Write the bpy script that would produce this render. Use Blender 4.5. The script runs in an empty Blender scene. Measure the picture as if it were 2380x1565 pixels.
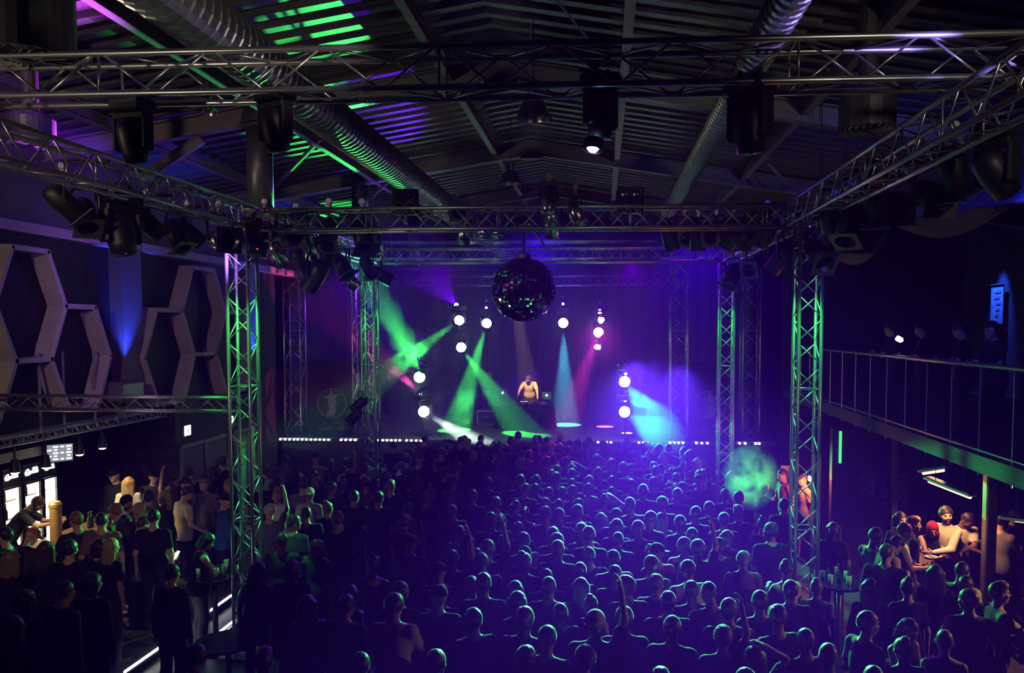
import bpy, math, random
import numpy as np
from mathutils import Vector, Matrix
random.seed(7); np.random.seed(7)
SC = bpy.context.scene
COL = SC.collection
PI = math.pi
# ------------------------------------------------------------------ camera
W, H, F = 2380.0, 1565.0, 1900.0
CAMZ = 4.6
YAW, PITCH = math.radians(3.7), math.radians(3.0)
VPX, VPY = 1400.0, 760.0
CR = Vector((math.cos(YAW), math.sin(YAW), 0))
CF = Vector((-math.sin(YAW)*math.cos(PITCH), math.cos(YAW)*math.cos(PITCH), -math.sin(PITCH)))
CU = CR.cross(CF)
CX = VPX - F*CR.y/CF.y
CY = VPY + F*CU.y/CF.y
cam_d = bpy.data.cameras.new('camera'); cam = bpy.data.objects.new('camera', cam_d); COL.objects.link(cam)
cam.location = (0, 0, CAMZ); cam.rotation_euler = (PI/2-PITCH, 0, YAW)
cam_d.sensor_fit = 'HORIZONTAL'; cam_d.sensor_width = 36; cam_d.lens = F/W*36
cam_d.shift_x = -(CX-W/2)/W; cam_d.shift_y = (CY-H/2)/W
cam_d.clip_start = 0.05; cam_d.clip_end = 100
SC.camera = cam
def ray(px, py):
    return CF + CR*((px-CX)/F) - CU*((py-CY)/F)
def P(px, py, y):
    d = ray(px, py); t = y/d.y
    return Vector((0, 0, CAMZ)) + d*t
def PX(px, py, x):
    d = ray(px, py); return Vector((0, 0, CAMZ)) + d*(x/d.x)
def PZ(px, py, z):
    d = ray(px, py); return Vector((0, 0, CAMZ)) + d*((z-CAMZ)/d.z)
# ------------------------------------------------------------------ view, world, cycles bounces
vs = SC.view_settings
vs.view_transform = 'Standard'; vs.look = 'None'; vs.exposure = 0.0; vs.gamma = 1.0; vs.use_curve_mapping = False
wd = bpy.data.worlds.new('world'); SC.world = wd; wd.use_nodes = True
wd.node_tree.nodes['Background'].inputs[0].default_value = (0.01, 0.005, 0.04, 1)
wd.node_tree.nodes['Background'].inputs[1].default_value = 0.05
cy = SC.cycles
cy.adaptive_threshold = 0.02
cy.max_bounces = 3; cy.diffuse_bounces = 0; cy.glossy_bounces = 2; cy.transmission_bounces = 2
cy.volume_bounces = 0; cy.transparent_max_bounces = 6
cy.sample_clamp_indirect = 2.0; cy.sample_clamp_direct = 12.0
cy.caustics_reflective = False; cy.caustics_refractive = False
cy.volume_step_rate = 1.0; cy.volume_max_steps = 96

BLUE = (0.15, 0.0, 1.0); VIOLET = (0.24, 0.01, 1.0); GREEN = (0.06, 1.0, 0.16); MAGENTA = (1.0, 0.04, 0.75)
MINT = (0.10, 1.0, 0.28); WARM = (1.0, 0.62, 0.25); PURPLE = (0.5, 0.04, 1.0); CYAN = (0.08, 0.6, 1.0)
def spot(loc, to, color, power, angle, blend=0.3, r=0.05, parent=None, name='spot_beam'):
    l = bpy.data.lights.new(name, 'SPOT'); l.color = color; l.energy = power
    l.spot_size = math.radians(angle); l.spot_blend = blend; l.shadow_soft_size = r
    o = bpy.data.objects.new(name, l); COL.objects.link(o); o.location = loc
    o.rotation_euler = (Vector(to)-Vector(loc)).to_track_quat('-Z', 'Y').to_euler()
    return o
def point(loc, color, power, r=0.05, name='lamp_glow'):
    l = bpy.data.lights.new(name, 'POINT'); l.color = color; l.energy = power; l.shadow_soft_size = r
    o = bpy.data.objects.new(name, l); COL.objects.link(o); o.location = loc
    return o
# added washes free of any fixture: blue through the haze, green over the crowd
spot((2.2, 19.4, 6.7), (0.6, 7.0, 1.0), BLUE, 2000, 48, 0.6, 0.1, name='blue_wash')
spot((-1.5, 19.4, 6.7), (-0.6, 7.0, 1.0), BLUE, 1700, 48, 0.6, 0.1, name='blue_wash')
spot((0.7, 20.3, 3.7), (0.9, 6.0, 1.6), MINT, 45000, 25, 0.9, 0.08, name='green_wash')
spot((2.0, 20.3, 3.7), (0.4, 9.0, 1.6), MINT, 27000, 24, 0.9, 0.08, name='green_wash')
spot((-0.2, 20.3, 5.2), (0.5, 15.2, 1.5), MINT, 3600, 56, 0.9, 0.08, name='green_wash')
spot((-0.9, 20.3, 3.7), (-6.0, 11.0, 1.6), MINT, 9000, 18, 0.9, 0.08, name='green_wash')
spot((0.9, 20.3, 3.9), (4.4, 7.5, 1.6), MINT, 5000, 16, 0.9, 0.08, name='green_wash')
# violet wash on the stage
spot((-4.4, 22.9, 6.3), (-4.6, 29, 3.2), VIOLET, 150, 100, 0.6, 0.1, name='violet_wash')
spot((0.8, 22.9, 6.3), (1.4, 29, 3.0), (0.16, 0.0, 1.0), 560, 100, 0.6, 0.1, name='violet_wash')
spot((-7.2, 22.9, 6.3), (-8.2, 27, 2.0), (0.14, 0.01, 1.0), 500, 110, 0.6, 0.1, name='violet_wash')
# added fill spots without fixtures: camera side, hexagon wall, roof sheets, ducts
spot((-5.3, 1.2, 6.4), (-8.0, 10.0, 5.0), (1.0, 0.66, 0.62), 450, 60, 0.8, 0.15, name='fill_spot')
spot((4.5, 0.8, 6.2), (2.6, 8.0, 6.1), (1.0, 0.90, 0.80), 260, 44, 0.8, 0.12, name='fill_spot')
spot((-4.9, 10.6, 5.6), (-8.9, 15.6, 4.4), (0.42, 0.16, 1.0), 170, 80, 0.8, 0.1, name='wall_wash')
spot((-5.1, 15.0, 5.9), (-8.0, 12.0, 7.4), (0.16, 0.04, 1.0), 160, 100, 0.8, 0.1, name='roof_wash')
spot((-5.9, 9.6, 6.5), (-6.4, 7.6, 7.9), (0.6, 0.06, 1.0), 900, 90, 0.8, 0.1, name='roof_wash')
spot((2.6, 5.3, 6.2), (1.47, 7.0, 7.2), (0.32, 0.22, 1.0), 300, 26, 0.8, 0.08, name='duct_fill')  # unseen spot added to brighten the thin duct
spot((-1.4, 5.0, 6.4), (-3.4, 7.0, 7.1), (1.0, 0.85, 0.8), 40, 60, 0.8, 0.08, name='duct_fill')  # unseen spot added to lift the big duct
spot((-7.4, 3.6, 5.4), (-5.2, 6.2, 6.3), (1.0, 0.85, 0.66), 150, 60, 0.8, 0.08, name='fill_spot')
spot((-7.6, 8.4, 5.0), (-4.7, 12.2, 5.8), (1.0, 0.8, 0.62), 130, 56, 0.8, 0.08, name='fill_spot')

# ------------------------------------------------------------------ materials
def mk(name, col, rough=0.6, metal=0.0, noise=0.12, scale=8.0, bump=0.0, spec=0.5, alpha=None):
    m = bpy.data.materials.new(name); m.use_nodes = True
    nt = m.node_tree; b = nt.nodes['Principled BSDF']
    b.inputs['Roughness'].default_value = rough; b.inputs['Metallic'].default_value = metal
    b.inputs['Specular IOR Level'].default_value = spec
    c = (*col, 1)
    if noise > 0:
        tc = nt.nodes.new('ShaderNodeTexCoord'); n = nt.nodes.new('ShaderNodeTexNoise'); n.inputs['Scale'].default_value = scale
        n.inputs['Detail'].default_value = 2
        nt.links.new(tc.outputs['Object'], n.inputs['Vector'])
        r = nt.nodes.new('ShaderNodeMapRange'); r.inputs[3].default_value = 1-noise*2; r.inputs[4].default_value = 1+noise*2
        nt.links.new(n.outputs['Fac'], r.inputs[0])
        mx = nt.nodes.new('ShaderNodeVectorMath'); mx.operation = 'SCALE'; mx.inputs[0].default_value = col
        nt.links.new(r.outputs[0], mx.inputs['Scale']); nt.links.new(mx.outputs[0], b.inputs['Base Color'])
        if bump > 0:
            bp = nt.nodes.new('ShaderNodeBump'); bp.inputs['Strength'].default_value = bump
            nt.links.new(n.outputs['Fac'], bp.inputs['Height']); nt.links.new(bp.outputs[0], b.inputs['Normal'])
    else:
        b.inputs['Base Color'].default_value = c
    return m
def emi(name, col, strength, sampled=False):
    m = bpy.data.materials.new(name); m.use_nodes = True
    nt = m.node_tree; b = nt.nodes['Principled BSDF']
    b.inputs['Base Color'].default_value = (0.02, 0.02, 0.02, 1)
    b.inputs['Emission Color'].default_value = (*col, 1); b.inputs['Emission Strength'].default_value = strength
    if not sampled: m.cycles.emission_sampling = 'NONE'
    return m
M = dict(
    alu=mk('brushed_aluminium', (0.62, 0.62, 0.64), 0.32, 0.9, 0.05, 30),
    blackmetal=mk('black_metal', (0.012, 0.012, 0.014), 0.45, 0.0, 0.2, 12),
    blackgloss=mk('black_gloss', (0.01, 0.01, 0.012), 0.25, 0.0, 0.1, 12),
    chrome=mk('polished_metal', (0.7, 0.68, 0.64), 0.22, 1.0, 0.05, 20),
    brass=mk('brass', (0.7, 0.45, 0.16), 0.4, 0.4, 0.1, 12),
    darkmetal=mk('grey_metal', (0.16, 0.16, 0.17), 0.4, 0.6, 0.1, 12),
    steel=mk('painted_steel', (0.30, 0.29, 0.30), 0.5, 0.0, 0.1, 6),
    roof=mk('roof_sheet', (0.14, 0.135, 0.14), 0.5, 0.0, 0.15, 3),
    duct=mk('spiral_duct', (0.45, 0.45, 0.46), 0.35, 0.8, 0.1, 5),
    blackwall=mk('black_wall_paint', (0.012, 0.012, 0.016), 0.8, 0, 0.15, 2),
    greywall=mk('grey_wall_paint', (0.16, 0.15, 0.18), 0.8, 0, 0.1, 2),
    darkwall=mk('dark_wall_paint', (0.05, 0.05, 0.065), 0.8, 0, 0.1, 2),
    floor=mk('concrete_floor', (0.05, 0.05, 0.055), 0.4, 0, 0.2, 3, 0.1),
    stage=mk('stage_boards', (0.16, 0.11, 0.09), 0.45, 0, 0.25, 4),
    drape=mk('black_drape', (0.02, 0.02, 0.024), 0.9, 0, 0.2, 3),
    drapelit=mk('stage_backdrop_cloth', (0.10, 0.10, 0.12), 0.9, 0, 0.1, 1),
    hexwood=mk('hexagon_wood', (0.62, 0.56, 0.55), 0.6, 0, 0.12, 3),
    wood=mk('bar_wood', (0.16, 0.07, 0.03), 0.45, 0, 0.25, 6),
    bartop=mk('bar_top', (0.14, 0.08, 0.05), 0.2, 0, 0.25, 6),
    white=mk('white_plastic', (0.75, 0.74, 0.72), 0.5, 0, 0.05, 6),
    paper=mk('printed_paper', (0.30, 0.28, 0.27), 0.7, 0, 0.35, 12),
    logo=mk('logo_print', (0.5, 0.44, 0.44), 0.7, 0, 0.05, 6),
    banner=mk('black_banner', (0.016, 0.015, 0.02), 0.8, 0, 0.1, 3),
    bluebanner=mk('pale_banner', (0.35, 0.35, 0.40), 0.8, 0, 0.2, 3),
    canvas=mk('canopy_canvas', (0.22, 0.22, 0.25), 0.9, 0, 0.12, 1.5),
    mirror=mk('mirror_tile', (0.8, 0.8, 0.82), 0.03, 1.0, 0.0),
    glass=mk('drinking_glass', (0.75, 0.8, 0.78), 0.08, 0.0, 0.0, spec=0.8),
    bottle=mk('dark_bottle', (0.05, 0.03, 0.015), 0.12, 0, 0.05, 8),
    bottlegreen=mk('green_bottle', (0.02, 0.10, 0.03), 0.12, 0, 0.05, 8),
    red=mk('red_print', (0.5, 0.02, 0.02), 0.4, 0, 0.05, 8),
)
M['led'] = emi('led_white', (0.85, 0.9, 1.0), 12)
M['led_soft'] = emi('led_violet', (0.85, 0.35, 1.0), 8)
M['exit'] = emi('lit_sign', (1.0, 1.0, 0.95), 3)
M['fridge'] = emi('fridge_lit_interior', (1.0, 0.9, 0.6), 2.6, True)
M['fridge_hot'] = emi('fridge_lit_bright', (1.0, 0.97, 0.85), 9, True)
M['bulb'] = emi('lamp_bulb', (1.0, 0.9, 0.72), 14)
M['screen'] = emi('menu_screen_lit', (0.75, 0.82, 1.0), 0.35)
M['screen_text'] = emi('menu_screen_text', (1.0, 1.0, 1.0), 2.5)
M['tube'] = emi('warm_tube', (1.0, 0.55, 0.22), 5)
M['redled'] = emi('red_led', (1.0, 0.05, 0.05), 3)
M['apple'] = emi('laptop_logo_lit', (1.0, 0.98, 0.95), 5)
M['phone'] = emi('phone_screen', (0.85, 0.9, 1.0), 6)
M['button'] = emi('mixer_lights', (1.0, 0.75, 0.55), 3)
M['lens_dark'] = mk('dark_lens', (0.006, 0.006, 0.008), 0.08, 0, 0)
def lens_mat(col, strength):
    k = 'lens_%d_%d_%d' % tuple(int(c*99) for c in col)
    n = k + '_%d' % strength
    if n not in M: M[n] = emi('lamp_lens', col, strength)
    return M[n]

# ------------------------------------------------------------------ mesh helpers
def frame_of(d):
    d = Vector(d).normalized()
    a = Vector((0, 0, 1)) if abs(d.z) < 0.92 else Vector((1, 0, 0))
    u = d.cross(a).normalized(); v = d.cross(u)
    return d, u, v
class MB:
    def __init__(s): s.v = []; s.f = []
    def add(s, vs, fs):
        o = len(s.v); s.v += [tuple(x) for x in vs]; s.f += [tuple(i+o for i in f) for f in fs]; return s
    def tube(s, a, b, r, n=8, r2=None, cap=True):
        a = Vector(a); b = Vector(b); d, u, v = frame_of(b-a); r2 = r if r2 is None else r2
        vs = []
        for p, q in ((a, r), (b, r2)):
            for i in range(n):
                t = 2*PI*i/n; vs.append(p+u*(q*math.cos(t))+v*(q*math.sin(t)))
        fs = [(i, (i+1) % n, n+(i+1) % n, n+i) for i in range(n)]
        if cap: fs += [tuple(range(n-1, -1, -1)), tuple(range(n, 2*n))]
        return s.add(vs, fs)
    def path(s, pts, r, n=6):
        for a, b in zip(pts[:-1], pts[1:]): s.tube(a, b, r, n)
        return s
    def box(s, c, size, rot=None):
        c = Vector(c); x, y, z = (q/2 for q in size)
        vs = [Vector((i, j, k)) for i in (-x, x) for j in (-y, y) for k in (-z, z)]
        if rot is not None: vs = [rot @ q for q in vs]
        return s.add([q+c for q in vs], [(0, 1, 3, 2), (4, 6, 7, 5), (0, 4, 5, 1), (2, 3, 7, 6), (0, 2, 6, 4), (1, 5, 7, 3)])
    def bevbox(s, c, size, b=0.02, rot=None):
        c = Vector(c); X, Y, Z = (q/2 for q in size); vs = []; fs = []
        for z, ins in ((-Z, b), (-Z+b, 0), (Z-b, 0), (Z, b)):
            x = X-ins; y = Y-ins
            vs += [Vector(q+(z,)) for q in ((-x+b, -y), (x-b, -y), (x, -y+b), (x, y-b), (x-b, y), (-x+b, y), (-x, y-b), (-x, -y+b))]
        for l in range(3): fs += [(l*8+i, l*8+(i+1) % 8, l*8+8+(i+1) % 8, l*8+8+i) for i in range(8)]
        fs += [tuple(range(7, -1, -1)), tuple(range(24, 32))]
        if rot is not None: vs = [rot @ q for q in vs]
        return s.add([q+c for q in vs], fs)
    def lathe(s, prof, n=16, org=(0, 0, 0), axis=(0, 0, 1), cap=True):
        d, u, v = frame_of(axis); o = Vector(org); vs = []; fs = []
        for r, z in prof:
            for i in range(n):
                t = 2*PI*i/n; vs.append(o+d*z+u*(r*math.cos(t))+v*(r*math.sin(t)))
        for l in range(len(prof)-1):
            fs += [(l*n+i, l*n+(i+1) % n, (l+1)*n+(i+1) % n, (l+1)*n+i) for i in range(n)]
        if cap: fs += [tuple(range(n-1, -1, -1)), tuple(range((len(prof)-1)*n, len(prof)*n))]
        return s.add(vs, fs)
    def prism(s, pts, ext):
        n = len(pts); e = Vector(ext); pts = [Vector(p) for p in pts]
        return s.add(pts+[p+e for p in pts], [tuple(range(n-1, -1, -1)), tuple(range(n, 2*n))]+[(i, (i+1) % n, n+(i+1) % n, n+i) for i in range(n)])
    def quad(s, a, b, c, d): return s.add([a, b, c, d], [(0, 1, 2, 3)])
    def mesh(s, name, smooth=False):
        m = bpy.data.meshes.new(name); m.from_pydata([tuple(x) for x in s.v], [], s.f)
        m.validate(); m.update()
        if smooth: m.polygons.foreach_set('use_smooth', [True]*len(m.polygons))
        return m
    def build(s, name, mat, parent=None, smooth=False, kind=None):
        if parent is not None:
            w = wloc(parent); s.v = [tuple(Vector(x)-w) for x in s.v]
        m = s.mesh(name, smooth); m.materials.append(M[mat] if isinstance(mat, str) else mat)
        o = bpy.data.objects.new(name, m); COL.objects.link(o)
        if parent is not None: o.parent = parent
        if kind: o['kind'] = kind
        return o
def wloc(o):
    w = Vector((0, 0, 0))
    while o is not None: w += o.location; o = o.parent
    return w
def smooth_by(o, ang=0.6):
    me = o.data
    try: me.shade_smooth() if False else None
    except Exception: pass
    return o
def tag(o, label, cat, group=None, kind=None):
    if label: o['label'] = label
    if cat: o['category'] = cat
    if group: o['group'] = group
    if kind: o['kind'] = kind
    return o
def thing(name, label, cat, loc=(0, 0, 0), group=None):
    o = bpy.data.objects.new(name, None); COL.objects.link(o); o.location = loc; o.empty_display_size = 0.1
    return tag(o, label, cat, group)
def struct(name, mb, mat, label=None, smooth=False):
    o = mb.build(name, mat, smooth=smooth); o['kind'] = 'structure'
    o['label'] = label or ('plain '+name.replace('_', ' ')+' of the club hall'); o['category'] = name.split('_')[0]
    return o
def mobj(name, mesh, mat, parent=None, mtx=None):
    """object sharing mesh data; the material sits on the object's slot"""
    o = bpy.data.objects.new(name, mesh); COL.objects.link(o)
    if len(mesh.materials) == 0: mesh.materials.append(None)
    if mat is not None:
        o.material_slots[0].link = 'OBJECT'; o.material_slots[0].material = M[mat] if isinstance(mat, str) else mat
    if parent is not None: o.parent = parent
    if mtx is not None: o.matrix_local = mtx
    return o
ORD = ['zeroth', 'first', 'second', 'third', 'fourth', 'fifth', 'sixth', 'seventh', 'eighth', 'ninth', 'tenth', 'eleventh', 'twelfth',
       'thirteenth', 'fourteenth', 'fifteenth', 'sixteenth', 'seventeenth', 'eighteenth', 'nineteenth', 'twentieth', 'twenty-first', 'twenty-second', 'twenty-third', 'twenty-fourth', 'twenty-fifth', 'twenty-sixth', 'twenty-seventh', 'twenty-eighth', 'twenty-ninth', 'thirtieth']
# ------------------------------------------------------------------ the hall
STZ = 1.42; STY = 22.6; APX = -1.55
WLX, WRX = -8.9, 9.6
def zr(x): return 8.75-0.16*abs(x-APX)
struct('floor', MB().box((0, 15, -0.1), (24, 32, 0.2)), 'floor', 'dark concrete dance floor under the crowd')
def roof(x1, name):
    mb = MB(); y = 2.0; prof = []
    while y < 30.2:
        prof += [(y, 0), (y+0.15, 0), (y+0.19, 0.07), (y+0.35, 0.07)]; y += 0.39
    vs = []; fs = []
    for (yy, dz) in prof:
        vs += [(APX, yy, zr(APX)+dz), (x1, yy, zr(x1)+dz), (APX, yy, zr(APX)+dz+0.12), (x1, yy, zr(x1)+dz+0.12)]
    for i in range(len(prof)-1):
        a = i*4; b = a+4
        fs += [(a, a+1, b+1, b), (a+2, b+2, b+3, a+3)]
    mb.add(vs, fs)
    return mb
struct('ceiling', roof(WLX-0.1, '').add(*(lambda r: (r.v, r.f))(roof(WRX+0.1, ''))), 'roof', 'corrugated metal roof sheets of the gabled hall')
# side walls
struct('wall_left', MB().box((WLX-0.15, 12.9, 4.55), (0.3, 17.8, 3.1)).box((WLX-0.15, 19.2, 1.5), (0.3, 5.2, 3.0)).box((-9.85, 25.9, 3.2), (0.3, 8.2, 6.4)).box((-9.45, 21.85, 3.2), (1.0, 0.12, 6.4)), 'blackwall', 'black side wall behind the hexagon frames')
struct('wall_left_upper', MB().box((WLX-0.13, 12.9, 6.93), (0.3, 17.8, 1.66)), 'greywall', 'grey upper side wall under the roof')
struct('wall_left_niche', MB().box((-10.75, 12.6, 1.5), (0.3, 8.2, 3.0)).box((-9.8, 16.5, 1.5), (1.85, 0.16, 3.0)).box((-9.8, 8.4, 1.5), (1.85, 0.16, 3.0)), 'darkwall', 'dark recess wall behind the drinks fridges')
struct('trim_1', MB().box((WLX+0.04, (6+PX(268, 966, WLX+0.1).y)/2, 2.96), (0.12, PX(268, 966, WLX+0.1).y-6, 0.10)), 'steel', 'pale ledge running along the side wall above the bar')
struct('trim_2', MB().box((WLX+0.10, 15.5, 6.1), (0.24, 17, 0.16)), 'hexwood', 'wooden cornice on top of the black wall')
struct('wall_right', MB().box((WRX+0.15, 16, 4.2), (0.3, 28, 8.4)), 'darkwall', 'black side wall behind the balcony')
struct('wall_back', MB().box((0, 30.0, 4.4), (22, 0.3, 8.8)), 'blackwall', 'black end wall behind the stage')
struct('wall_right_lower', MB().box((6.95, 15.4, 1.37), (5.4, 0.16, 2.74)), 'blackwall', 'dark partition wall with posters under the balcony')
struct('wall_stage_side', MB().box((7.4, 22.6, 4.2), (5.0, 0.2, 8.3)), 'blackwall', 'black wall beside the stage on the balcony side')
struct('pilaster_wall_1', MB().box((WLX+0.08, 14.6, 4.5), (0.34, 0.62, 3.1)), 'greywall', 'grey wall pilaster lit blue from below between the hexagon frames')
struct('pilaster_wall_2', MB().box((WLX+0.08, 19.9, 4.5), (0.34, 0.62, 3.1)), 'greywall', 'grey wall pilaster lit blue beside the stage')
# raised bar floor with led strips along its two steps
struct('floor_step', MB().box((-8.4, 11.6, 0.09), (4.7, 9.6, 0.18)).box((-5.86, 11.6, 0.04), (0.6, 9.6, 0.08)), 'floor', 'raised floor of the bar with stepped edge')
# balcony
struct('balcony_floor', MB().box((7.2, 13.5, 2.85), (4.8, 17.0, 0.22)), 'blackwall', 'black balcony slab on the side of the hall')
# stage
stage_o = struct('stage_floor', MB().box((-2.4, 26.2, STZ-0.05), (14.6, 7.2, 0.1)), 'stage', 'wooden stage floor under the DJ table')
struct('stage_front_wall', MB().box((-2.4, 22.68, STZ/2-0.06), (13.4, 0.1, STZ-0.1)), 'drape', 'dark cloth on the stage front')
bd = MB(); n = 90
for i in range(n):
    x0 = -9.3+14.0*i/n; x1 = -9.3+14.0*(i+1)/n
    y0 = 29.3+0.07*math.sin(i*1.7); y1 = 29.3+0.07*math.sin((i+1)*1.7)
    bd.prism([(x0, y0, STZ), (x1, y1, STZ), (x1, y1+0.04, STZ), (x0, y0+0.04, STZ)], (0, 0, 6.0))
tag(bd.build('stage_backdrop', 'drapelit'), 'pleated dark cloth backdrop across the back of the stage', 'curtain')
for nm, x, lab in (('side_curtain', -9.25, 'black side curtain of the stage on the fridge side'), ('side_curtain', 4.2, 'black side curtain of the stage on the balcony side')):
    c = MB()
    for i in range(14):
        y0 = 23.6+5.4*i/14; y1 = 23.6+5.4*(i+1)/14; q = 0.06
        c.prism([(x+q*math.sin(i*2.2), y0, STZ), (x+q*math.sin(i*2.2+2.2), y1, STZ), (x+0.05+q*math.sin(i*2.2+2.2), y1, STZ), (x+0.05+q*math.sin(i*2.2), y0, STZ)], (0, 0, 5.6))
    tag(c.build(nm, 'drape'), lab, 'curtain')

# ---- doors and signs on the side wall
for i, (y0, y1) in enumerate(((16.6, 17.55), (17.65, 18.6), (19.2, 20.2))):
    d = thing('door_%d' % (i+1), 'dark double door leaf in the side wall, %s from the fridges' % ORD[i+1], 'door', (WLX+0.03, (y0+y1)/2, 0)); d['kind'] = 'structure'
    MB().box((WLX+0.03, (y0+y1)/2, 1.0), (0.06, y1-y0, 2.0)).build('door_leaf', 'greywall', d)
    MB().tube((WLX+0.1, y1-0.12, 0.95), (WLX+0.1, y1-0.12, 1.15), 0.015).build('door_handle', 'alu', d)
    MB().box((WLX+0.03, y0-0.03, 1.03), (0.1, 0.06, 2.06)).box((WLX+0.03, (y0+y1)/2, 2.05), (0.1, y1-y0, 0.08)).build('door_frame', 'steel', d)
for (px, py, lab, s) in ((433, 1001, 'lit white emergency sign over the side doors', .21), (535, 976, 'small lit white emergency sign behind the near tower', .16)):
    p = PX(px, py, WLX+0.025)
    e = thing('exit_sign', lab, 'sign', p)
    MB().bevbox(p, (0.05, s*1.3, s*1.1), 0.008).build('housing', 'white', e)
    MB().box(p+Vector((0.03, 0, 0)), (0.012, s*1.2, s)).build('lit_panel', 'exit', e)
    MB().box(p+Vector((0.038, 0, 0)), (0.004, s*0.12, s*0.5)).build('pictogram', 'steel', e)
# wall loudspeaker box
p = PX(283, 908, WLX+0.3)
e = thing('wall_speaker', 'grey box loudspeaker on the wall beneath the blue pilaster', 'speaker', p)
MB().bevbox(p, (0.42, 0.75, 0.34), 0.03).build('cabinet', 'greywall', e)
MB().bevbox(p+Vector((0.2, 0, 0)), (0.04, 0.66, 0.28), 0.012).build('front_grille', 'darkmetal', e)
spot(p+Vector((0.18, 0.05, 0.2)), (WLX+0.2, 14.75, 6.5), (0.03, 0.06, 1), 500, 50, 0.8, 0.03, name='pilaster_uplight')
spot((WLX+0.45, 19.7, 3.6), (WLX+0.2, 19.8, 6.5), (0.03, 0.06, 1), 500, 50, 0.8, 0.03, name='pilaster_uplight')

# ---- hexagon frames
def hexa(cy_, cz, s=0.944, h=0.915):
    return [(cy_-s, cz), (cy_-s/2, cz+h), (cy_+s/2, cz+h), (cy_+s, cz), (cy_+s/2, cz-h), (cy_-s/2, cz-h)]
def hexcluster(cs, lab):
    root = thing('hexagon_frame', lab, 'wall decoration', (WLX, cs[0][0], cs[0][1]), 'hexagon frames on the side wall')
    done = set()
    for c in cs:
        hx = hexa(*c)
        for i in range(6):
            a, b = hx[i], hx[(i+1) % 6]
            key = tuple(sorted((tuple(round(q, 1) for q in a), tuple(round(q, 1) for q in b))))
            if key in done: continue
            done.add(key)
            av = Vector((WLX+0.18, *a)); bv = Vector((WLX+0.18, *b)); d = (bv-av); L = d.length; d.normalize()
            n = Vector((1, 0, 0)).cross(d)
            rot = Matrix((Vector((1, 0, 0)), d, n)).transposed()
            MB().bevbox((av+bv)/2, (0.3, L+0.05, 0.085), 0.008, rot).build('bar', 'hexwood', root)
    return root
_ya = PX(155, 712, WLX+0.33); _yb = PX(40, 840, WLX+0.33); _a1 = PX(112, 580, WLX+0.33)
HS = (_ya.y-_yb.y)/1.5; HH = _ya.z-_yb.z; AY = _ya.y-HS; AZ = _ya.z
_ye = PX(525, 726, WLX+0.33); _yf = PX(425, 720, WLX+0.33); ES = (_ye.y-_yf.y)/2; EY = (_ye.y+_yf.y)/2
EH = PX(497, 628, WLX+0.33).z-_ye.z
def hexstub(root, pts):
    for p0, p1 in pts:
        av = Vector((WLX+0.18, *p0)); bv = Vector((WLX+0.18, *p1)); d = (bv-av); L = d.length; d.normalize()
        n = Vector((1, 0, 0)).cross(d); rot = Matrix((Vector((1, 0, 0)), d, n)).transposed()
        MB().bevbox((av+bv)/2, (0.3, L+0.05, 0.085), 0.008, rot).build('bar', 'hexwood', root)
r_ = hexcluster([(AY, AZ, HS, HH), (AY+1.5*HS, AZ-HH, HS, HH), (AY-1.5*HS, AZ-HH, HS, HH)], 'pale wooden honeycomb of hexagon frames above the fridges')
hexcluster([(EY, AZ, ES, EH), (EY-1.5*ES, AZ-EH, ES, EH), (EY+1.5*ES, AZ-EH, ES, EH)], 'pale wooden honeycomb of hexagon frames beside the green tower')

# ------------------------------------------------------------------ roof steel
fr = [(7.2, 'first'), (12.6, 'second'), (18.1, 'third'), (23.6, 'fourth')]
for y, o_ in fr:
    t = thing('roof_frame', 'steel portal rafter under the roof, %s from the balcony camera side' % o_, 'roof beam', (APX, y, 8.3), 'roof rafters across the hall')
    for x1, sgn in ((WLX+0.05, -1), (WRX-0.05, 1)):
        a = Vector((APX, y, zr(APX)-0.22)); b = Vector((x1, y, zr(x1)-0.22)); d = (b-a); L = d.length; d.normalize()
        n = Vector((0, 1, 0)).cross(d); rot = Matrix((d, Vector((0, 1, 0)), n)).transposed(); c = (a+b)/2
        up = n if n.z > 0 else -n
        MB().box(c-up*0.15, (L, 0.17, 0.03), rot).box(c+up*0.13, (L, 0.17, 0.03), rot).box(c, (L, 0.02, 0.28), rot).build('rafter', 'steel', t)
    MB().box((APX, y, zr(APX)-0.32), (0.5, 0.18, 0.3)).build('apex_plate', 'steel', t)
pur = [(-5.05, 0.28), (-2.35, 0.16), (0.3, 0.16), (-7.4, 0.16), (3.0, 0.16), (5.6, 0.16)]
PL = ['over the fridge side tower line', 'just off the ridge on the duct side', 'just off the ridge on the balcony side', 'near the side wall with hexagons', 'over the thin spiral duct', 'over the balcony edge']
for (x, hh), lab in zip(pur, PL):
    z = zr(x)-0.1
    MB().box((x, 15, z-hh/2), (0.02, 26, hh)).box((x, 15, z-hh), (0.12, 26, 0.025)).box((x, 15, z), (0.12, 26, 0.025)).build('purlin', 'steel')
    tag(bpy.context.scene.objects[-1] if False else COL.objects[-1], 'long steel purlin '+lab, 'roof beam', 'purlins along the hall')
def bar(name, a, b, w, lab, cat='brace', mat='steel'):
    o = MB().tube(a, b, w, 6).build(name, mat); tag(o, lab, cat); return o
bar('tie_rod', P(638, 434, 17.9), P(747, 321, 14.0), 0.045, 'bright green lit diagonal tie rod beside the dark roof post')
bar('tie_rod', P(862, 462, 18.5), P(905, 420, 17.0), 0.03, 'short magenta lit tie rod beside the middle roof post')
bar('tie_rod', (-0.97, 11, 8.1), (-0.97, 11, 8.62), 0.02, 'thin hanging rod under the ridge')
bar('tie_rod', P(1375, 100, 9.6), P(1292, 0, 9.0), 0.015, 'thin slanting wire under the ridge')
bar('knee_brace', P(342, 407, 12.6), P(470, 322, 12.6), 0.09, 'curved steel knee brace behind the hanging black moving light')
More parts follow.
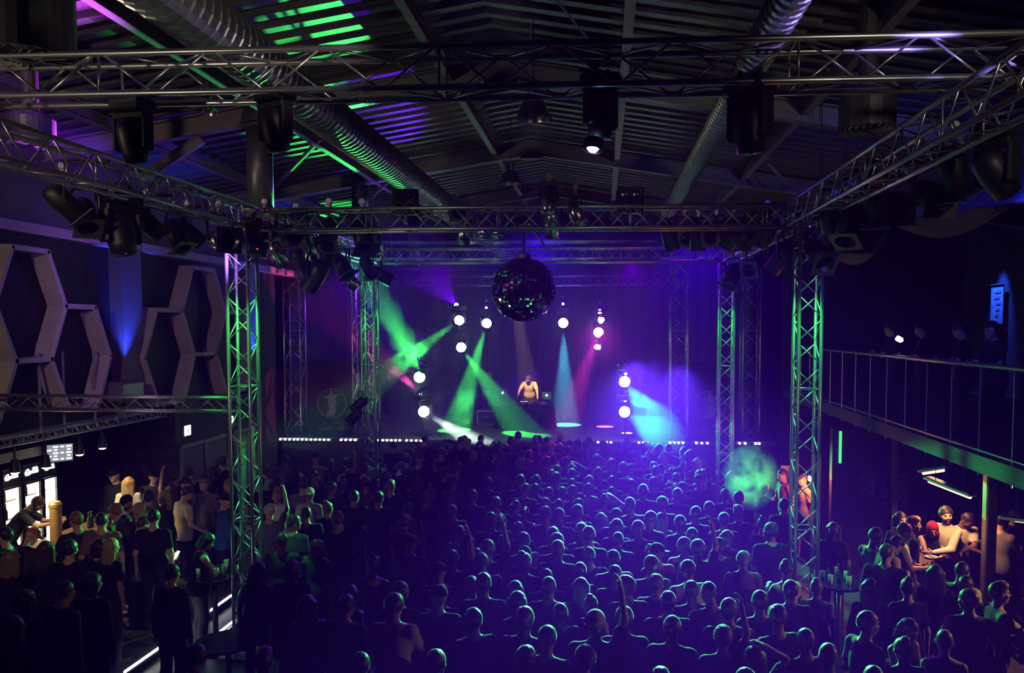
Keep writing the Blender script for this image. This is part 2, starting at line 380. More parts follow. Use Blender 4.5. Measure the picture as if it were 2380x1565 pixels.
bar('tie_rod', P(1785, 380, 16), P(1835, 430, 16), 0.03, 'short tie rod on the balcony side')
# ducts
def duct(a, b, r, lab, step=0.14):
    a = Vector(a); b = Vector(b); L = (b-a).length; prof = []
    k = int(L/step)
    for i in range(k+1):
        z = L*i/k; prof += [(r, z), (r, z+step*0.78), (r+0.014, z+step*0.84), (r+0.014, z+step*0.94)]
    o = MB().lathe(prof, 20, a, b-a).build('air_duct', 'duct', smooth=False); tag(o, lab, 'duct'); return o
duct((-3.4, 4.2, 7.2), (-3.4, 28, 7.2), 0.25, 'big round silver ventilation duct under the roof on the fridge side')
duct((1.47, 4.2, 7.2), (1.47, 18.6, 7.2), 0.15, 'thin spiral ventilation duct lit violet on the balcony side')
for (px, py0, py1, y, r, lab) in ((606, 275, 492, 12.85, 0.205, 'thick dark round roof post above the near tower'), (837, 375, 492, 18.2, 0.18, 'dark round roof post crossing the green rafter'), (961, 470, 625, 23.4, 0.165, 'dark round roof post farthest down the hall')):
    t = thing('roof_post', lab, 'post', P(px, py1, y))
    a, b = P(px, py1, y), P(px, py0, y); b = Vector((a.x, a.y, zr(a.x)-0.1))
    MB().tube(a, b, r, 20).build('post_tube', 'darkmetal', t, True)
    MB().lathe([(r+0.07, 0), (r+0.07, 0.04), (r+0.005, 0.05)], 20, a-Vector((0, 0, 0.02))).build('base_flange', 'darkmetal', t)
# pendant shades
for (px, py, y, d, lab) in ((1240, 275, 11.0, .46, 'silver high bay pendant over the disco ball'), (1187, 428, 16.4, .46, 'silver high bay pendant farther down the ridge'), (485, 263, 11.2, .30, 'small pendant shade catching green light')):
    c = P(px, py, y); t = thing('pendant_lamp', lab, 'lamp', c, 'pendant lamps under the roof')
    MB().lathe([(d/2, 0), (d/2*0.97, 0.02), (d*0.3, 0.22), (d*0.16, 0.26), (d*0.15, 0.25), (d*0.28, 0.2), (d/2*0.93, 0.02), (d/2*.95, 0)], 24, c, cap=False).build('lamp_shade', 'chrome', t, True)
    MB().tube(c+Vector((0, 0, 0.2)), c+Vector((0, 0, 0.42)), d*0.17, 12).build('lamp_housing', 'darkmetal', t)
    MB().tube(c+Vector((0, 0, 0.4)), Vector((c.x, c.y, zr(c.x))), 0.008, 6).build('cord', 'blackmetal', t)
    MB().lathe([(0.02, 0), (0.05, 0.04), (0.045, 0.1), (0.02, 0.16)], 10, c+Vector((0, 0, 0.05))).build('bulb', 'white', t)
# round air vents
for (c, r, h, lab) in ((P(2016, 262, 9.0), 0.29, 0.36, 'round air vent drum with louvres under the balcony side roof'), (P(62, 55, 6.0), 0.33, 0.5, 'big dark round vent drum above the front truss'), (P(72, 305, 8.6), 0.24, 0.25, 'small round vent with lit louvres above the truss corner')):
    t = thing('ceiling_vent', lab, 'vent', c, 'round air vents under the roof')
    MB().lathe([(r, -h/2), (r, h/2), (r*0.8, h/2+0.05), (r*0.8, h/2)], 28, c).build('drum', 'darkmetal', t)
    lv = MB()
    for i in range(22):
        a = 2*PI*i/22; q = Matrix.Rotation(a, 3, 'Z') @ Matrix.Rotation(0.6, 3, 'X')
        lv.box(c+Vector((0, 0, -h/2-0.015))+Matrix.Rotation(a, 3, 'Z') @ Vector((r*0.58, 0, 0)), (r*0.72, 0.045, 0.006), q)
    lv.build('louvre_ring', 'steel', t)
    MB().tube(c+Vector((0, 0, h/2)), Vector((c.x, c.y, zr(c.x))), r*0.35, 14).build('drop_pipe', 'darkmetal', t)

# ------------------------------------------------------------------ trusses
def truss(name, a, b, lab, size=0.29, rc=0.025, rb=0.010, group=None, pitch=None, mat='alu', up=Vector((0, 0, 1)), braces=True):
    a = Vector(a); b = Vector(b); d = (b-a); L = d.length; d.normalize()
    if abs(d.z) > 0.9: s_ = Vector((1, 0, 0)); u_ = Vector((0, 1, 0))
    else: s_ = d.cross(up).normalized(); u_ = s_.cross(d).normalized()
    t = thing(name, lab, 'truss', a, group); h = size/2
    cor = [s_*h+u_*h, -s_*h+u_*h, -s_*h-u_*h, s_*h-u_*h]
    for c in cor: MB().tube(a+c, b+c, rc, 8).build('chord', mat, t, True)
    p = pitch or size*1.05; n = max(2, int(round(L/p))); st = L/n
    for k in range(4):
        c0, c1 = cor[k], cor[(k+1) % 4]; mb = MB()
        for i in range(n):
            q0, q1 = (c0, c1) if (i+k) % 2 == 0 else (c1, c0)
            mb.tube(a+d*(st*i+0.02)+q0, a+d*(st*(i+1)-0.02)+q1, rb, 6)
            if i % 6 == 0: mb.tube(a+d*(st*i)+c0, a+d*(st*i)+c1, rb, 6)
        mb.tube(b+c0, b+c1, rb, 6)
        mb.build('brace_lattice', mat, t, True)
    return t
RZ = CAMZ+1.51
TL, TR = -4.95, 2.64
YA, YB, YC = 6.0, 11.3, 17.35
truss('cross_truss', (-8.7, YA, RZ+0.34), (9.3, YA, RZ+0.34), 'long front cross truss nearest the camera', pitch=0.42)
truss('cross_truss', (TL-0.2, YB+0.2, RZ), (TR+0.2, YB+0.2, RZ), 'middle cross truss between the two near green towers')
truss('cross_truss', (TL-0.2, YC, RZ), (TR+0.2, YC, RZ), 'rear cross truss carrying the disco ball')
truss('side_truss', (TL, YA-0.3, RZ), (TL, YB-0.02, RZ), 'side truss from the front truss to the near tower on the fridge side')
truss('side_truss', (TR-0.05, YA-1.6, RZ), (TR, YB-0.02, RZ), 'side truss rising towards the balcony corner')
truss('side_truss', (TL, YB+0.35, RZ), (TL, YC-0.16, RZ), 'side truss hung with many par cans beyond the near tower')
truss('side_truss', (TR, YB+0.35, RZ), (TR, YC-0.16, RZ), 'side truss beyond the near tower on the balcony side')
def tower(x, y, lab, z1, size=0.29, z0=0.06, base=True, rc=0.025, rb=0.009):
    t = truss('tower_truss', (x, y, z0), (x, y, z1), lab, size, rc, rb, 'truss towers')
    if base: MB().bevbox((x, y, z0-0.03), (size*2.2, size*2.2, 0.05), 0.01).build('base_plate', 'darkmetal', t)
    return t
tower(TL, YB-0.3, 'near truss tower lit green at the fridge side', RZ-0.16)
tower(TR+0.06, YB-0.3, 'near truss tower lit green at the balcony side', RZ-0.16)
tower(TL-0.05, YC, 'slim middle truss tower with two lamps clamped on', RZ-0.16)
tower(TR-0.05, YC, 'slim middle truss tower on the balcony side', RZ-0.16)
FY = 23.0
for px, lab in ((685, 'thick stage tower closest to the side wall'), (842, 'thick stage tower behind the slim lamp tower'), (1578, 'thick stage tower beside the balcony side stage opening'), (1744, 'thick stage tower outermost on the balcony side')):
    x = P(px, 800, FY).x
    tower(x, FY, lab, 6.5, 0.46, STZ+0.06, True, 0.028, 0.014)
truss('stage_truss', (-8.9, FY, 6.75), (4.5, FY, 6.75), 'stage front truss behind the disco ball', 0.46, 0.026, 0.013)
truss('stage_truss', (-7.0, 26.8, 6.1), (2.6, 26.8, 6.1), 'stage rear truss hung in front of the backdrop', 0.30)
# bar trusses
truss('bar_truss', (-9.0, YB-0.3, 3.54), (TL-0.15, YB-0.3, 3.52), 'horizontal truss above the fridge bar, joined to the near tower', 0.19, 0.018, 0.008, pitch=0.26)
truss('bar_truss', (-8.85, 8.6, 2.92), (-8.55, 15.4, 2.92), 'small lamp truss hanging over the fridge bar', 0.13, 0.014, 0.006, pitch=0.13)
for i, (px, lab) in enumerate(((95, 'rusty hanging rod holding the lamp truss nearer the fridges'), (150, 'dark hanging rod in the middle of the lamp truss'), (222, 'dark hanging rod near the end of the lamp truss'))):
    x = -8.7; y = PX(px, 1000, x).y
    bar('hanging_rod', (x, y, 2.95), (x, y, 4.2), 0.022, lab, 'rod', 'steel')
# ------------------------------------------------------------------ lamps on the rig
def m2(rot, loc): return Matrix.Translation(Vector(loc)) @ rot.to_4x4()
def aimrot(d):   # local -Z looks along d
    return Vector(d).normalized().to_track_quat('-Z', 'Y').to_matrix()
PC = {}
def par_meshes():
    PC['can'] = MB().lathe([(0.05, 0.2), (0.095, 0.17), (0.11, 0.1), (0.11, -0.2), (0.104, -0.2), (0.104, -0.05)], 18, cap=True).mesh('can', True)
    g = MB(); q = 0.135; n = 24
    for s in range(n):
        t0, t1 = 2*PI*s/n, 2*PI*(s+1)/n
        def sq(t):
            c, s_ = math.cos(t), math.sin(t); k = q/max(abs(c), abs(s_)); return (c*k, s_*k)
        for z, f in ((-0.205, 1), (-0.216, 0)):
            a, b = (0.1*math.cos(t0), 0.1*math.sin(t0), z), (0.1*math.cos(t1), 0.1*math.sin(t1), z)
            c, d = (*sq(t1), z), (*sq(t0), z)
            g.quad(a, b, c, d) if f else g.quad(d, c, b, a)
        g.quad((*sq(t0), -0.205), (*sq(t1), -0.205), (*sq(t1), -0.216), (*sq(t0), -0.216))
    PC['gel_frame'] = g.mesh('gel_frame')
    PC['lens'] = MB().lathe([(0.1, -0.12), (0.07, -0.135), (0.0, -0.14)], 18, cap=False).mesh('lens', True)
    y = MB()
    pts = [(-0.135, 0, 0.0), (-0.135, 0, 0.2), (-0.1, 0, 0.26), (0.1, 0, 0.26), (0.135, 0, 0.2), (0.135, 0, 0.0)]
    for a, b in zip(pts[:-1], pts[1:]): y.tube(a, b, 0.014, 6)
    y.tube((-0.14, 0, 0), (-0.108, 0, 0), 0.02, 8).tube((0.14, 0, 0), (0.108, 0, 0), 0.02, 8)
    PC['yoke'] = y.mesh('yoke')
    PC['clamp'] = MB().bevbox((0, 0, 0.30), (0.05, 0.06, 0.09), 0.01).tube((0, -0.03, 0.36), (0, 0.03, 0.36), 0.035, 10).mesh('clamp')
par_meshes()
def par_can(px, py, y, aim, lab, gel=True, mat='blackmetal', sc=1.0, lit=None, group='par cans on the rig', drop=None):
    p = P(px, py, y) if y is not None else Vector(px)
    t = thing('par_can', lab, 'stage lamp', p, group); t.scale = (sc,)*3
    yaw = math.atan2(aim[1], aim[0])-PI/2
    mobj('yoke', PC['yoke'], 'blackmetal', t, Matrix.Rotation(yaw, 4, 'Z')); mobj('clamp', PC['clamp'], 'alu', t)
    c = mobj('can', PC['can'], mat, t, aimrot(aim).to_4x4())
    if gel: mobj('gel_frame', PC['gel_frame'], 'darkmetal' if mat == 'blackmetal' else mat, c)
    mobj('lens', PC['lens'], lit or 'lens_dark', c)
    if y is not None and p.z > 5:   # bracket up to the truss it hangs from
        k = [(TL, None), (TR, None), (None, YB+0.2)]
        best = None
        for tx, ty in k:
            q = Vector((tx if tx is not None else p.x, ty if ty is not None else p.y, RZ-0.15))
            if best is None or (q-p).length < (best-p).length: best = q
        a0 = p+Vector((0, 0, 0.3*sc)); tz = max(RZ-0.15, a0.z+0.02) if a0.z < RZ else RZ+0.15
        m_ = MB().tube(a0, (p.x, p.y, tz), 0.02).tube((p.x, p.y, tz), (best.x, best.y, tz), 0.02)
        m_.v = [tuple((Vector(v)-p)/sc) for v in m_.v]
        me = m_.mesh('bracket'); mobj('bracket', me, 'blackmetal', t)
    return t
HM = {}
def head_meshes():
    HM['base'] = MB().bevbox((0, 0, 0.36), (0.36, 0.28, 0.14), 0.02).tube((-0.1, 0, 0.43), (-0.1, 0, 0.5), 0.02).tube((0.1, 0, 0.43), (0.1, 0, 0.5), 0.02).mesh('base')
    y = MB().bevbox((0, 0, 0.25), (0.38, 0.16, 0.08), 0.015)
    for s in (-1, 1): y.bevbox((s*0.17, 0, 0.08), (0.06, 0.14, 0.34), 0.02)
    HM['yoke'] = y.mesh('yoke')
    HM['head'] = MB().lathe([(0.05, 0.24), (0.1, 0.22), (0.135, 0.14), (0.14, 0.0), (0.125, -0.1), (0.115, -0.2), (0.1, -0.2)], 20).mesh('head', True)
    HM['lens'] = MB().lathe([(0.098, -0.202), (0.06, -0.215), (0.0, -0.22)], 20, cap=False).mesh('lens', True)
head_meshes()
def moving_head(p, aim, lab, sc=1.0, lit=None, up=1, group='moving lights'):
    """up=1 hangs below its base, up=-1 stands on its base"""
    t = thing('moving_light', lab, 'stage lamp', p, group); t.scale = (sc,)*3
    yaw = math.atan2(aim[1], aim[0])-PI/2
    R_ = Matrix.Rotation(yaw, 4, 'Z') @ (Matrix.Identity(4) if up > 0 else Matrix.Rotation(PI, 4, 'X'))
    mobj('base', HM['base'], 'blackmetal', t, R_); mobj('yoke', HM['yoke'], 'blackmetal', t, R_)
    h = mobj('head', HM['head'], 'blackmetal', t, aimrot(aim).to_4x4())
    mobj('lens', HM['lens'], lit or 'lens_dark', h)
    return t
D = Vector
# heads under the front truss
moving_head(P(310, 330, YA), (0.05, 0.3, -1), 'big black moving light hanging from the front truss at the fridge end', 0.74)
moving_head(P(640, 305, YA), (0.1, 0.2, -1), 'big black moving light hanging from the front truss near the duct', 0.72)
mh = moving_head(P(1396, 275, YA), (-0.05, 0.05, -1), 'moving light with a small glowing blue lens under the front truss', 0.72)
c_ = P(1378, 348, YA-0.05); o_ = MB().lathe([(0.045, 0), (0.03, -0.02), (0.0, -0.025)], 14, P(1378, 345, YA-0.05), (0.1, 0.3, 1), cap=False).build('blue_lens', lens_mat((0.3, 0.5, 1.0), 14), mh, True)
o_.scale = (1/0.72,)*3
MB().lathe([(0.075, 0.06), (0.075, -0.005), (0.05, -0.012)], 14, P(1378, 345, YA-0.05), (0.1, 0.3, 1), cap=False).build('lens_barrel', 'blackmetal', mh, True).scale = (1/0.72,)*3
moving_head(P(1742, 300, YA), (0.1, 0.1, -1), 'dark moving light hanging from the front truss over the balcony side tower', 0.85)
moving_head(P(280, 545, 8.6), (0.25, -0.1, -1), 'large black moving light below the side truss in front of the hexagons', 1.1)
moving_head(P(590, 575, 11.0), (0.9, 0.3, -0.2), 'black box shaped moving light with red diode at the near tower top', 0.9)
MB().lathe([(0.012, 0), (0, 0.01)], 8, P(598, 579, 10.85), (0, -1, 0)).build('red_diode', 'redled', thing('diode_box', 'tiny red status diode box clamped at the near tower top', 'stage lamp', P(598, 579, 10.85)))
moving_head(P(2315, 405, 7.2), (0.5, 0.2, -0.6), 'black moving light at the far end of the balcony side truss', 1.0)
# par cans
TS = 'on the side truss before the near tower'
L1 = [(148, 470, 8.0, (0.7, 0.5, -0.9)), (345, 520, 9.2, (0.8, 0.4, -1.0)), (408, 545, 9.7, (0.6, -0.2, -1)), (437, 540, 10.0, (0.9, 0.2, -0.8)), (198, 500, 8.3, (0.5, -0.5, -0.8))]
for i, (px, py, y, a) in enumerate(L1): par_can(px, py, y, a, 'black par can %s, %s from the camera' % (TS, ORD[i+1]), gel=(i % 2 == 0))
par_can(512, 557, 10.4, (0.9, -0.75, -0.12), 'shiny bronze par can aiming outward at the near tower', mat='chrome', gel=True, sc=1.25)
L2 = [(617, 540, 11.6, (0.1, -1, -0.15), True, 1.2), (690, 548, 12.0, (0.25, -1, -0.12), True, 1.2), (648, 590, 11.9, (0.5, 0.5, -1.0), False, 1.0), (766, 540, 12.8, (0.0, -0.75, -1), True, 1.35), (843, 545, 13.6, (0.35, -0.5, -1), True, 1.5),
      (722, 575, 12.4, (0.05, 0.1, -1), False, 1.0), (735, 640, 12.4, (-0.6, 0.3, -0.8), False, 1.3), (700, 605, 12.8, (0.6, 0.5, -1), False, 1.0), (792, 615, 13.2, (0.6, -0.2, -0.8), True, 1.1), (812, 650, 14.2, (0.7, 0.3, -0.8), False, 1.0),
      (872, 560, 14.6, (0.1, 0.1, -1), False, 1.1), (760, 600, 13.6, (-0.3, -0.4, -0.9), False, 1.1), (855, 620, 15.8, (0.3, 0.5, -0.8), True, 1.1), (886, 640, 16.6, (0.8, 0.3, -0.5), False, 1.2)]
for i, (px, py, y, a, g, s) in enumerate(L2):
    par_can(px, py, y, a, 'par can in the cluster beyond the near fridge side tower, %s away from that tower' % ORD[i+1], gel=g, sc=s, mat='chrome' if i in (2, 5, 9, 10) else 'blackmetal')
L3 = [(1066, 500, 11.6, (0.2, -1, 0.05), 'over the disco ball, tilted at the camera', True), (1082, 535, 11.8, (0, -0.5, -1), 'over the disco ball, pointing down', False), (1135, 540, 11.7, (1, -0.3, -0.15), 'between the pendant and the disco ball', False),
      (1283, 520, 11.6, (0, 0.3, -1), 'on the middle truss above the disco ball edge', False), (1338, 495, 11.4, (0.4, -0.3, -0.9), 'on the middle truss with its side lit', False), (1275, 468, 11.3, (0.1, 0.2, 1), 'standing upright on the middle truss', False)]
for px, py, y, a, w, g in L3: par_can(px, py, y, a, 'par can '+w, gel=g, mat='chrome')
L4 = [(1555, 550, 13.6, (0.3, 0.2, -1)), (1590, 545, 14.2, (0.1, -0.9, -0.4)), (1622, 550, 13.4, (0, 0.1, -1)), (1664, 545, 13.2, (-0.5, -0.9, -0.3)), (1705, 550, 12.8, (-0.6, 0.2, -0.9)), (1742, 545, 12.4, (-0.5, -0.3, -0.9)), (1782, 540, 12.0, (-0.5, 0.3, -0.9)), (1755, 615, 13.6, (-0.6, -0.8, -0.5)), (1703, 640, 14.8, (-0.4, -0.4, -0.9)), (1815, 600, 12.0, (-0.5, 0.3, -0.8))]
for i, (px, py, y, a) in enumerate(L4): par_can(px, py, y, a, 'par can hung by the balcony side towers, %s counted from the stage centre' % ORD[i+1], gel=(i in (1, 3, 7, 8)), sc=1.15)
L5 = [(1900, 590, 10.6, (0.2, -0.8, -0.6)), (1935, 530, 10.2, (0.3, 0.3, -1)), (1975, 520, 9.8, (-0.3, -0.4, -0.9)), (2082, 478, 9.0, (-0.2, -1, -0.35)), (2162, 455, 8.5, (0.1, -1, -0.4)), (2215, 400, 8.1, (0.4, 0.2, -1)), (2035, 470, 9.4, (0.3, 0.4, -0.9))]
for i, (px, py, y, a) in enumerate(L5): par_can(px, py, y, a, 'black par can under the balcony side truss, %s from the near tower' % ORD[i+1], gel=True, sc=1.2)
# four lamp blinders on the middle truss
for (px, py, lab, mat) in ((943, 470, 'black four lamp blinder on the middle truss at the duct', 'lens_dark'), (1466, 466, 'four lamp blinder with pale lenses on the middle truss', 'chrome')):
    c = P(px, py, 11.5); t = thing('blinder', lab, 'stage lamp', c, 'blinders on the middle truss')
    MB().bevbox(c, (0.36, 0.12, 0.36), 0.02).build('housing', 'blackmetal', t)
    for dx in (-.08, .08):
        for dz in (-.08, .08):
            MB().lathe([(0.075, 0), (0.075, 0.03), (0.06, 0.03)], 14, c+D((dx, -0.06, dz)), (0, -1, 0), cap=False).build('lamp_ring', 'darkmetal', t)
            MB().lathe([(0.062, 0), (0.045, 0.014), (0, 0.02)], 14, c+D((dx, -0.062, dz)), (0, -1, 0), cap=False).build('lens', 'lens_dark' if mat == 'lens_dark' else 'chrome', t, True)
    MB().tube(c+D((0, 0, -0.18)), c+D((0, 0, -0.3)), 0.025).build('clamp', 'alu', t)
# two lamps on the slim tower
for (px, py, lab) in ((838, 938, 'lamp clamped on the slim middle tower, upper of the two'), (828, 966, 'lamp clamped on the slim middle tower, lower of the two')):
    par_can(px, py, 17.2, (-0.6, -0.5, -0.6), lab, gel=True, sc=1.0)
# ---- green heads in the tower tops (lamps shine down inside the towers)
for (x, y, lab, pw) in ((TL, YB-0.3, 'green lit par can in the top of the near tower at the fridge side', 520), (TR+0.06, YB-0.3, 'green lit par can in the top of the near tower at the balcony side', 520), (TL-0.05, YC, 'green lit par can in the top of the slim tower at the fridge side', 300), (TR-0.05, YC, 'green lit par can in the top of the slim tower at the balcony side', 300)):
    par_can((x, y-0.02, RZ-0.38), 0, None, (0, 0.02, -1), lab, gel=False, sc=0.62, lit=lens_mat((0.4, 1, 0.5), 6), group='green tower lamps')
    spot((x, y-0.02, RZ-0.56), (x, y, 0), GREEN, pw, 36, 0.8, 0.05, name='tower_green')
# green side light for the towers and rig comes from the stage beam heads (see below)

# ------------------------------------------------------------------ disco ball
c = P(1217, 674, 12.7); R0 = 0.5
c.y = 12.7
t = thing('disco_ball', 'big mirror disco ball hanging from the rear truss in the middle', 'disco ball', c)
MB().lathe([(max(0.001, (R0-0.012)*math.sin(PI*i/24)), -(R0-0.012)*math.cos(PI*i/24)) for i in range(25)], 32, c, cap=False).build('core', 'blackmetal', t, True)
tm = MB(); ts = 0.036; rows = int(PI*R0/ts)
for i in range(1, rows):
    th = PI*i/rows; n = max(3, int(2*PI*R0*math.sin(th)/ts))
    for j in range(n):
        ph = 2*PI*j/n+i*0.37
        nrm = D((math.sin(th)*math.cos(ph), math.sin(th)*math.sin(ph), math.cos(th)))
        nj = (nrm+D((random.gauss(0, .035), random.gauss(0, .035), random.gauss(0, .035)))).normalized()
        d_, u, v = frame_of(nj); e = D((-math.sin(ph), math.cos(ph), 0)); u = (e-nj*e.dot(nj)).normalized(); v = nj.cross(u); h = ts*0.46
        p0 = c+nrm*R0
        tm.quad(p0-u*h-v*h, p0+u*h-v*h, p0+u*h+v*h, p0-u*h+v*h)
tm.build('mirror_tiles', 'mirror', t)
MB().lathe([(0.11, R0-0.02), (0.11, R0+0.05), (0.04, R0+0.07)], 16, c).build('cap', 'darkmetal', t)
MB().tube(c+D((0, 0, R0+0.05)), D((c.x, c.y, RZ+0.16)), 0.02).bevbox((c.x, c.y, RZ+0.12), (0.2, 0.2, 0.1), 0.02).build('motor_rod', 'blackmetal', t)
t2 = bar('hang_beam', (c.x, YB+0.3, RZ+0.2), (c.x, YC, RZ+0.2), 0.03, 'black pipe between the trusses holding the disco ball motor', 'pipe', 'blackmetal')

# ------------------------------------------------------------------ stage lamps
def stage_head(px, py, y, to, col, lab, lens=(1, 1, 1), le=40, power=0, ang=20, sc=1.0, up=1, blend=0.35, lr=None):
    p = P(px, py, y); to = D(to); aim = (to-p).normalized()
    face = D((0, 0, CAMZ))-p; face.normalize()
    h = moving_head(p, tuple(aim), lab, sc, lens_mat(lens, le), up, 'moving lights on the stage poles')
    if power: spot(p+aim*0.25*sc, to, col, power*6, ang, blend, lr or 0.06, name='stage_beam')
    return p
SG = [
 (1067, 745, 26.8, P(940, 838, 24.6), GREEN, 'green moving light on the fridge side pole, upper of its pole', (0.75, 1, 0.85), 40, 1000, 14),
 (1131, 752, 27.2, P(1062, 985, 25.0), GREEN, 'green moving light with a straight beam down beside the speaker', (0.6, 1, 0.85), 30, 2600, 15),
 (1072, 808, 26.8, P(1165, 938, 25.0), GREEN, 'green moving light aimed across at the DJ, lower of its pole', (0.6, 1, 0.85), 25, 1500, 16),
 (1309, 751, 27.2, P(1312, 935, 26.6), CYAN, 'cyan moving light with a straight beam down beyond the DJ', (0.7, 1, 0.95), 40, 2200, 20),
 (1391, 773, 26.8, P(1391, 980, 8.0), MAGENTA, 'magenta moving light facing the hall, glowing widest of all', (1, 0.8, 1), 40, 300, 15),
 (1398, 744, 26.85, P(1500, 700, 22.0), GREEN, 'small pale moving light just above the magenta one', (0.75, 1, 0.9), 20, 0, 24),
 (1388, 807, 26.75, P(1300, 800, 20.0), GREEN, 'small pale moving light just under the magenta one', (0.75, 1, 0.9), 20, 0, 24),
 (1452, 888, 23.6, P(1560, 1035, 19.5), (0.05, 1.0, 0.2), 'mint moving light on the front lamp stand, upper of the two', (0.8, 1, 0.95), 40, 1900, 22),
 (1452, 958, 23.4, P(1580, 1040, 19.5), (0.05, 1.0, 0.2), 'mint moving light on the front lamp stand, lower of the two', (0.8, 1, 0.95), 40, 1300, 22),
 (975, 877, 23.6, P(852, 640, 22.6), GREEN, 'moving light throwing the wide green beam up to the towers', (0.6, 1, 0.95), 30, 1500, 20),
 (985, 957, 23.4, P(1055, 1000, 22.6), (0.8, 0.95, 1.0), 'white moving light with a short dazzling beam at the stage edge', (0.9, 1, 1), 40, 5000, 16),
]
for a in SG: stage_head(*a, sc=1.15)
PURP = [(1062, 711, 26.8, P(930, 560, 20), 'fridge side pole, topmost', 700, 20), (1068, 779, 26.8, P(1030, 960, 26.0), 'fridge side pole, below the green one', 1400, 22), (1131, 716, 27.2, P(1131, 790, 27.0), 'second pole, above the straight green beam', 60, 26), (1309, 707, 27.2, P(1309, 790, 27.0), 'third pole, above the cyan beam', 60, 26),
        (1394, 721, 26.8, P(1394, 790, 26.0), 'fourth pole, above the magenta glow', 60, 26), (1454, 869, 23.6, P(1454, 930, 23.4), 'front stand, topmost', 30, 26), (1453, 931, 23.4, P(1453, 990, 23.2), 'front stand, between the mint lights', 30, 26), (980, 855, 23.8, P(915, 870, 23.4), 'fridge side front stand, pink beam to the side', 600, 30), (979, 916, 23.6, P(920, 862, 23.3), 'fridge side front stand, pink beam tilted up', 500, 24)]
for px, py, y, to, lab, pw, an in PURP:
    p = P(px, py, y); aim = (D(to)-p).normalized()
    col = (1.0, 0.06, 0.55) if 'pink' in lab or 'below the green' in lab else VIOLET
    if 'topmost' in lab and 'fridge side pole' in lab: col = BLUE
    t = par_can((p.x, p.y, p.z), 0, None, tuple(aim), 'small violet spotlight on the '+lab, gel=False, sc=0.75, lit=lens_mat((0.9, 0.45, 1.0), 14), group='small spotlights on the stage poles')
    # the glowing face is a flat bowl so the lamp shows from the hall
    MB().lathe([(0.055, 0.0), (0.04, 0.03), (0, 0.045)], 14, p+D((0, -0.12, 0)), (0, -1, 0), cap=False).build('glow_lens', lens_mat((0.9, 0.45, 1.0), 14), t, True)
    spot(p+aim*0.2, to, col, pw*4, an, 0.4, 0.04, name='small_beam')
for s_ in COL.objects: pass
# glowing bowls on the big heads so that every lens reads as a round disc from the hall
for o in [q for q in COL.objects if q.get('group') == 'moving lights on the stage poles']:
    face = (D((0, 0, CAMZ))-o.location).normalized()
    r = 0.14 if 'small' not in o['label'] else 0.105
    h = [q for q in o.children if q.name.startswith('head')][0]; lm = [q for q in h.children][0].material_slots[0].material
    [q for q in h.children][0].material_slots[0].material = M['lens_dark']
    b = MB().lathe([(r*0.99, 0.0), (r*0.8, 0.035), (r*0.45, 0.055), (0, 0.06)], 20, (0, 0, 0), face*1.0, cap=False)
    b2 = b.build('front_lens', lm, None, True); b2.parent = o; b2.location = face*0.17
    b3 = MB().lathe([(r*1.04, -0.1), (r*1.06, 0.0), (r*1.0, 0.012)], 20, (0, 0, 0), face, cap=False).build('lens_ring', 'blackmetal', None, True); b3.parent = o; b3.location = face*0.17
spot(P(985, 850, 23.5), P(760, 690, 21.0), (0.1, 0.0, 1.0), 3800, 44, 0.6, 0.05, name='blue_fan')
spot(P(1391, 773, 26.5), P(1290, 1045, 19.6), MAGENTA, 9000, 9, 0.6, 0.05, name='pink_beam')
spot(P(975, 860, 23.4), P(600, 150, 10.0), GREEN, 16000, 14, 0.35, 0.05, name='roof_beam')
spot(P(975, 862, 23.3), P(735, 385, 15.8), GREEN, 9000, 11, 0.4, 0.05, name='roof_beam')
# poles that carry them
for (px, y, z1, lab) in ((1069, 27.05, 6.0, 'black lamp pole on the stage, fridge side'), (1131, 27.45, 6.0, 'black lamp pole behind the stage speaker'), (1309, 27.45, 6.0, 'black lamp pole beyond the DJ'), (1392, 27.05, 6.0, 'black lamp pole of the magenta light'), (1453, 23.8, 3.6, 'front lamp stand on the balcony side of the stage'), (981, 23.9, 3.7, 'front lamp stand on the fridge side of the stage')):
    x = P(px, 900, y).x; t = thing('lamp_stand', lab, 'stand', (x, y, STZ))
    MB().tube((x, y, STZ), (x, y, z1), 0.03).build('pole', 'blackmetal', t)
    MB().lathe([(0.32, 0), (0.32, 0.03), (0.05, 0.06)], 18, (x, y, STZ)).build('base', 'blackmetal', t)
    MB().box((x, y-0.06, z1-0.1), (0.3, 0.06, 0.06)).build('crossbar', 'blackmetal', t)
# LED bars along the stage edge
segs = [(648, 690), (688, 770), (788, 832), (876, 935), (940, 985), (1385, 1425), (1470, 1510), (1552, 1592), (1612, 1650), (1712, 1738), (1752, 1768)]
dm = MB().bevbox((0, 0, 0), (0.06, 0.03, 0.05), 0.01).mesh('diode')
for i, (x0, x1) in enumerate(segs):
    a = P(x0, 1021, 22.5); b = P(x1, 1023, 22.5); z = STZ+0.0
    t = thing('led_bar', 'white LED bar on the stage edge, %s from the side wall' % ORD[i+1], 'light bar', ((a.x+b.x)/2, 22.5, z), 'LED bars on the stage edge')
    MB().bevbox(((a.x+b.x)/2, 22.53, z), (b.x-a.x+0.06, 0.06, 0.1), 0.01).build('housing', 'blackmetal', t)
    n = max(2, int((b.x-a.x)/0.115))
    for k in range(n):
        o = mobj('diode', dm, 'led', t); o.location = (a.x-t.location.x+(b.x-a.x)*(k+0.5)/n, -0.05, 0)
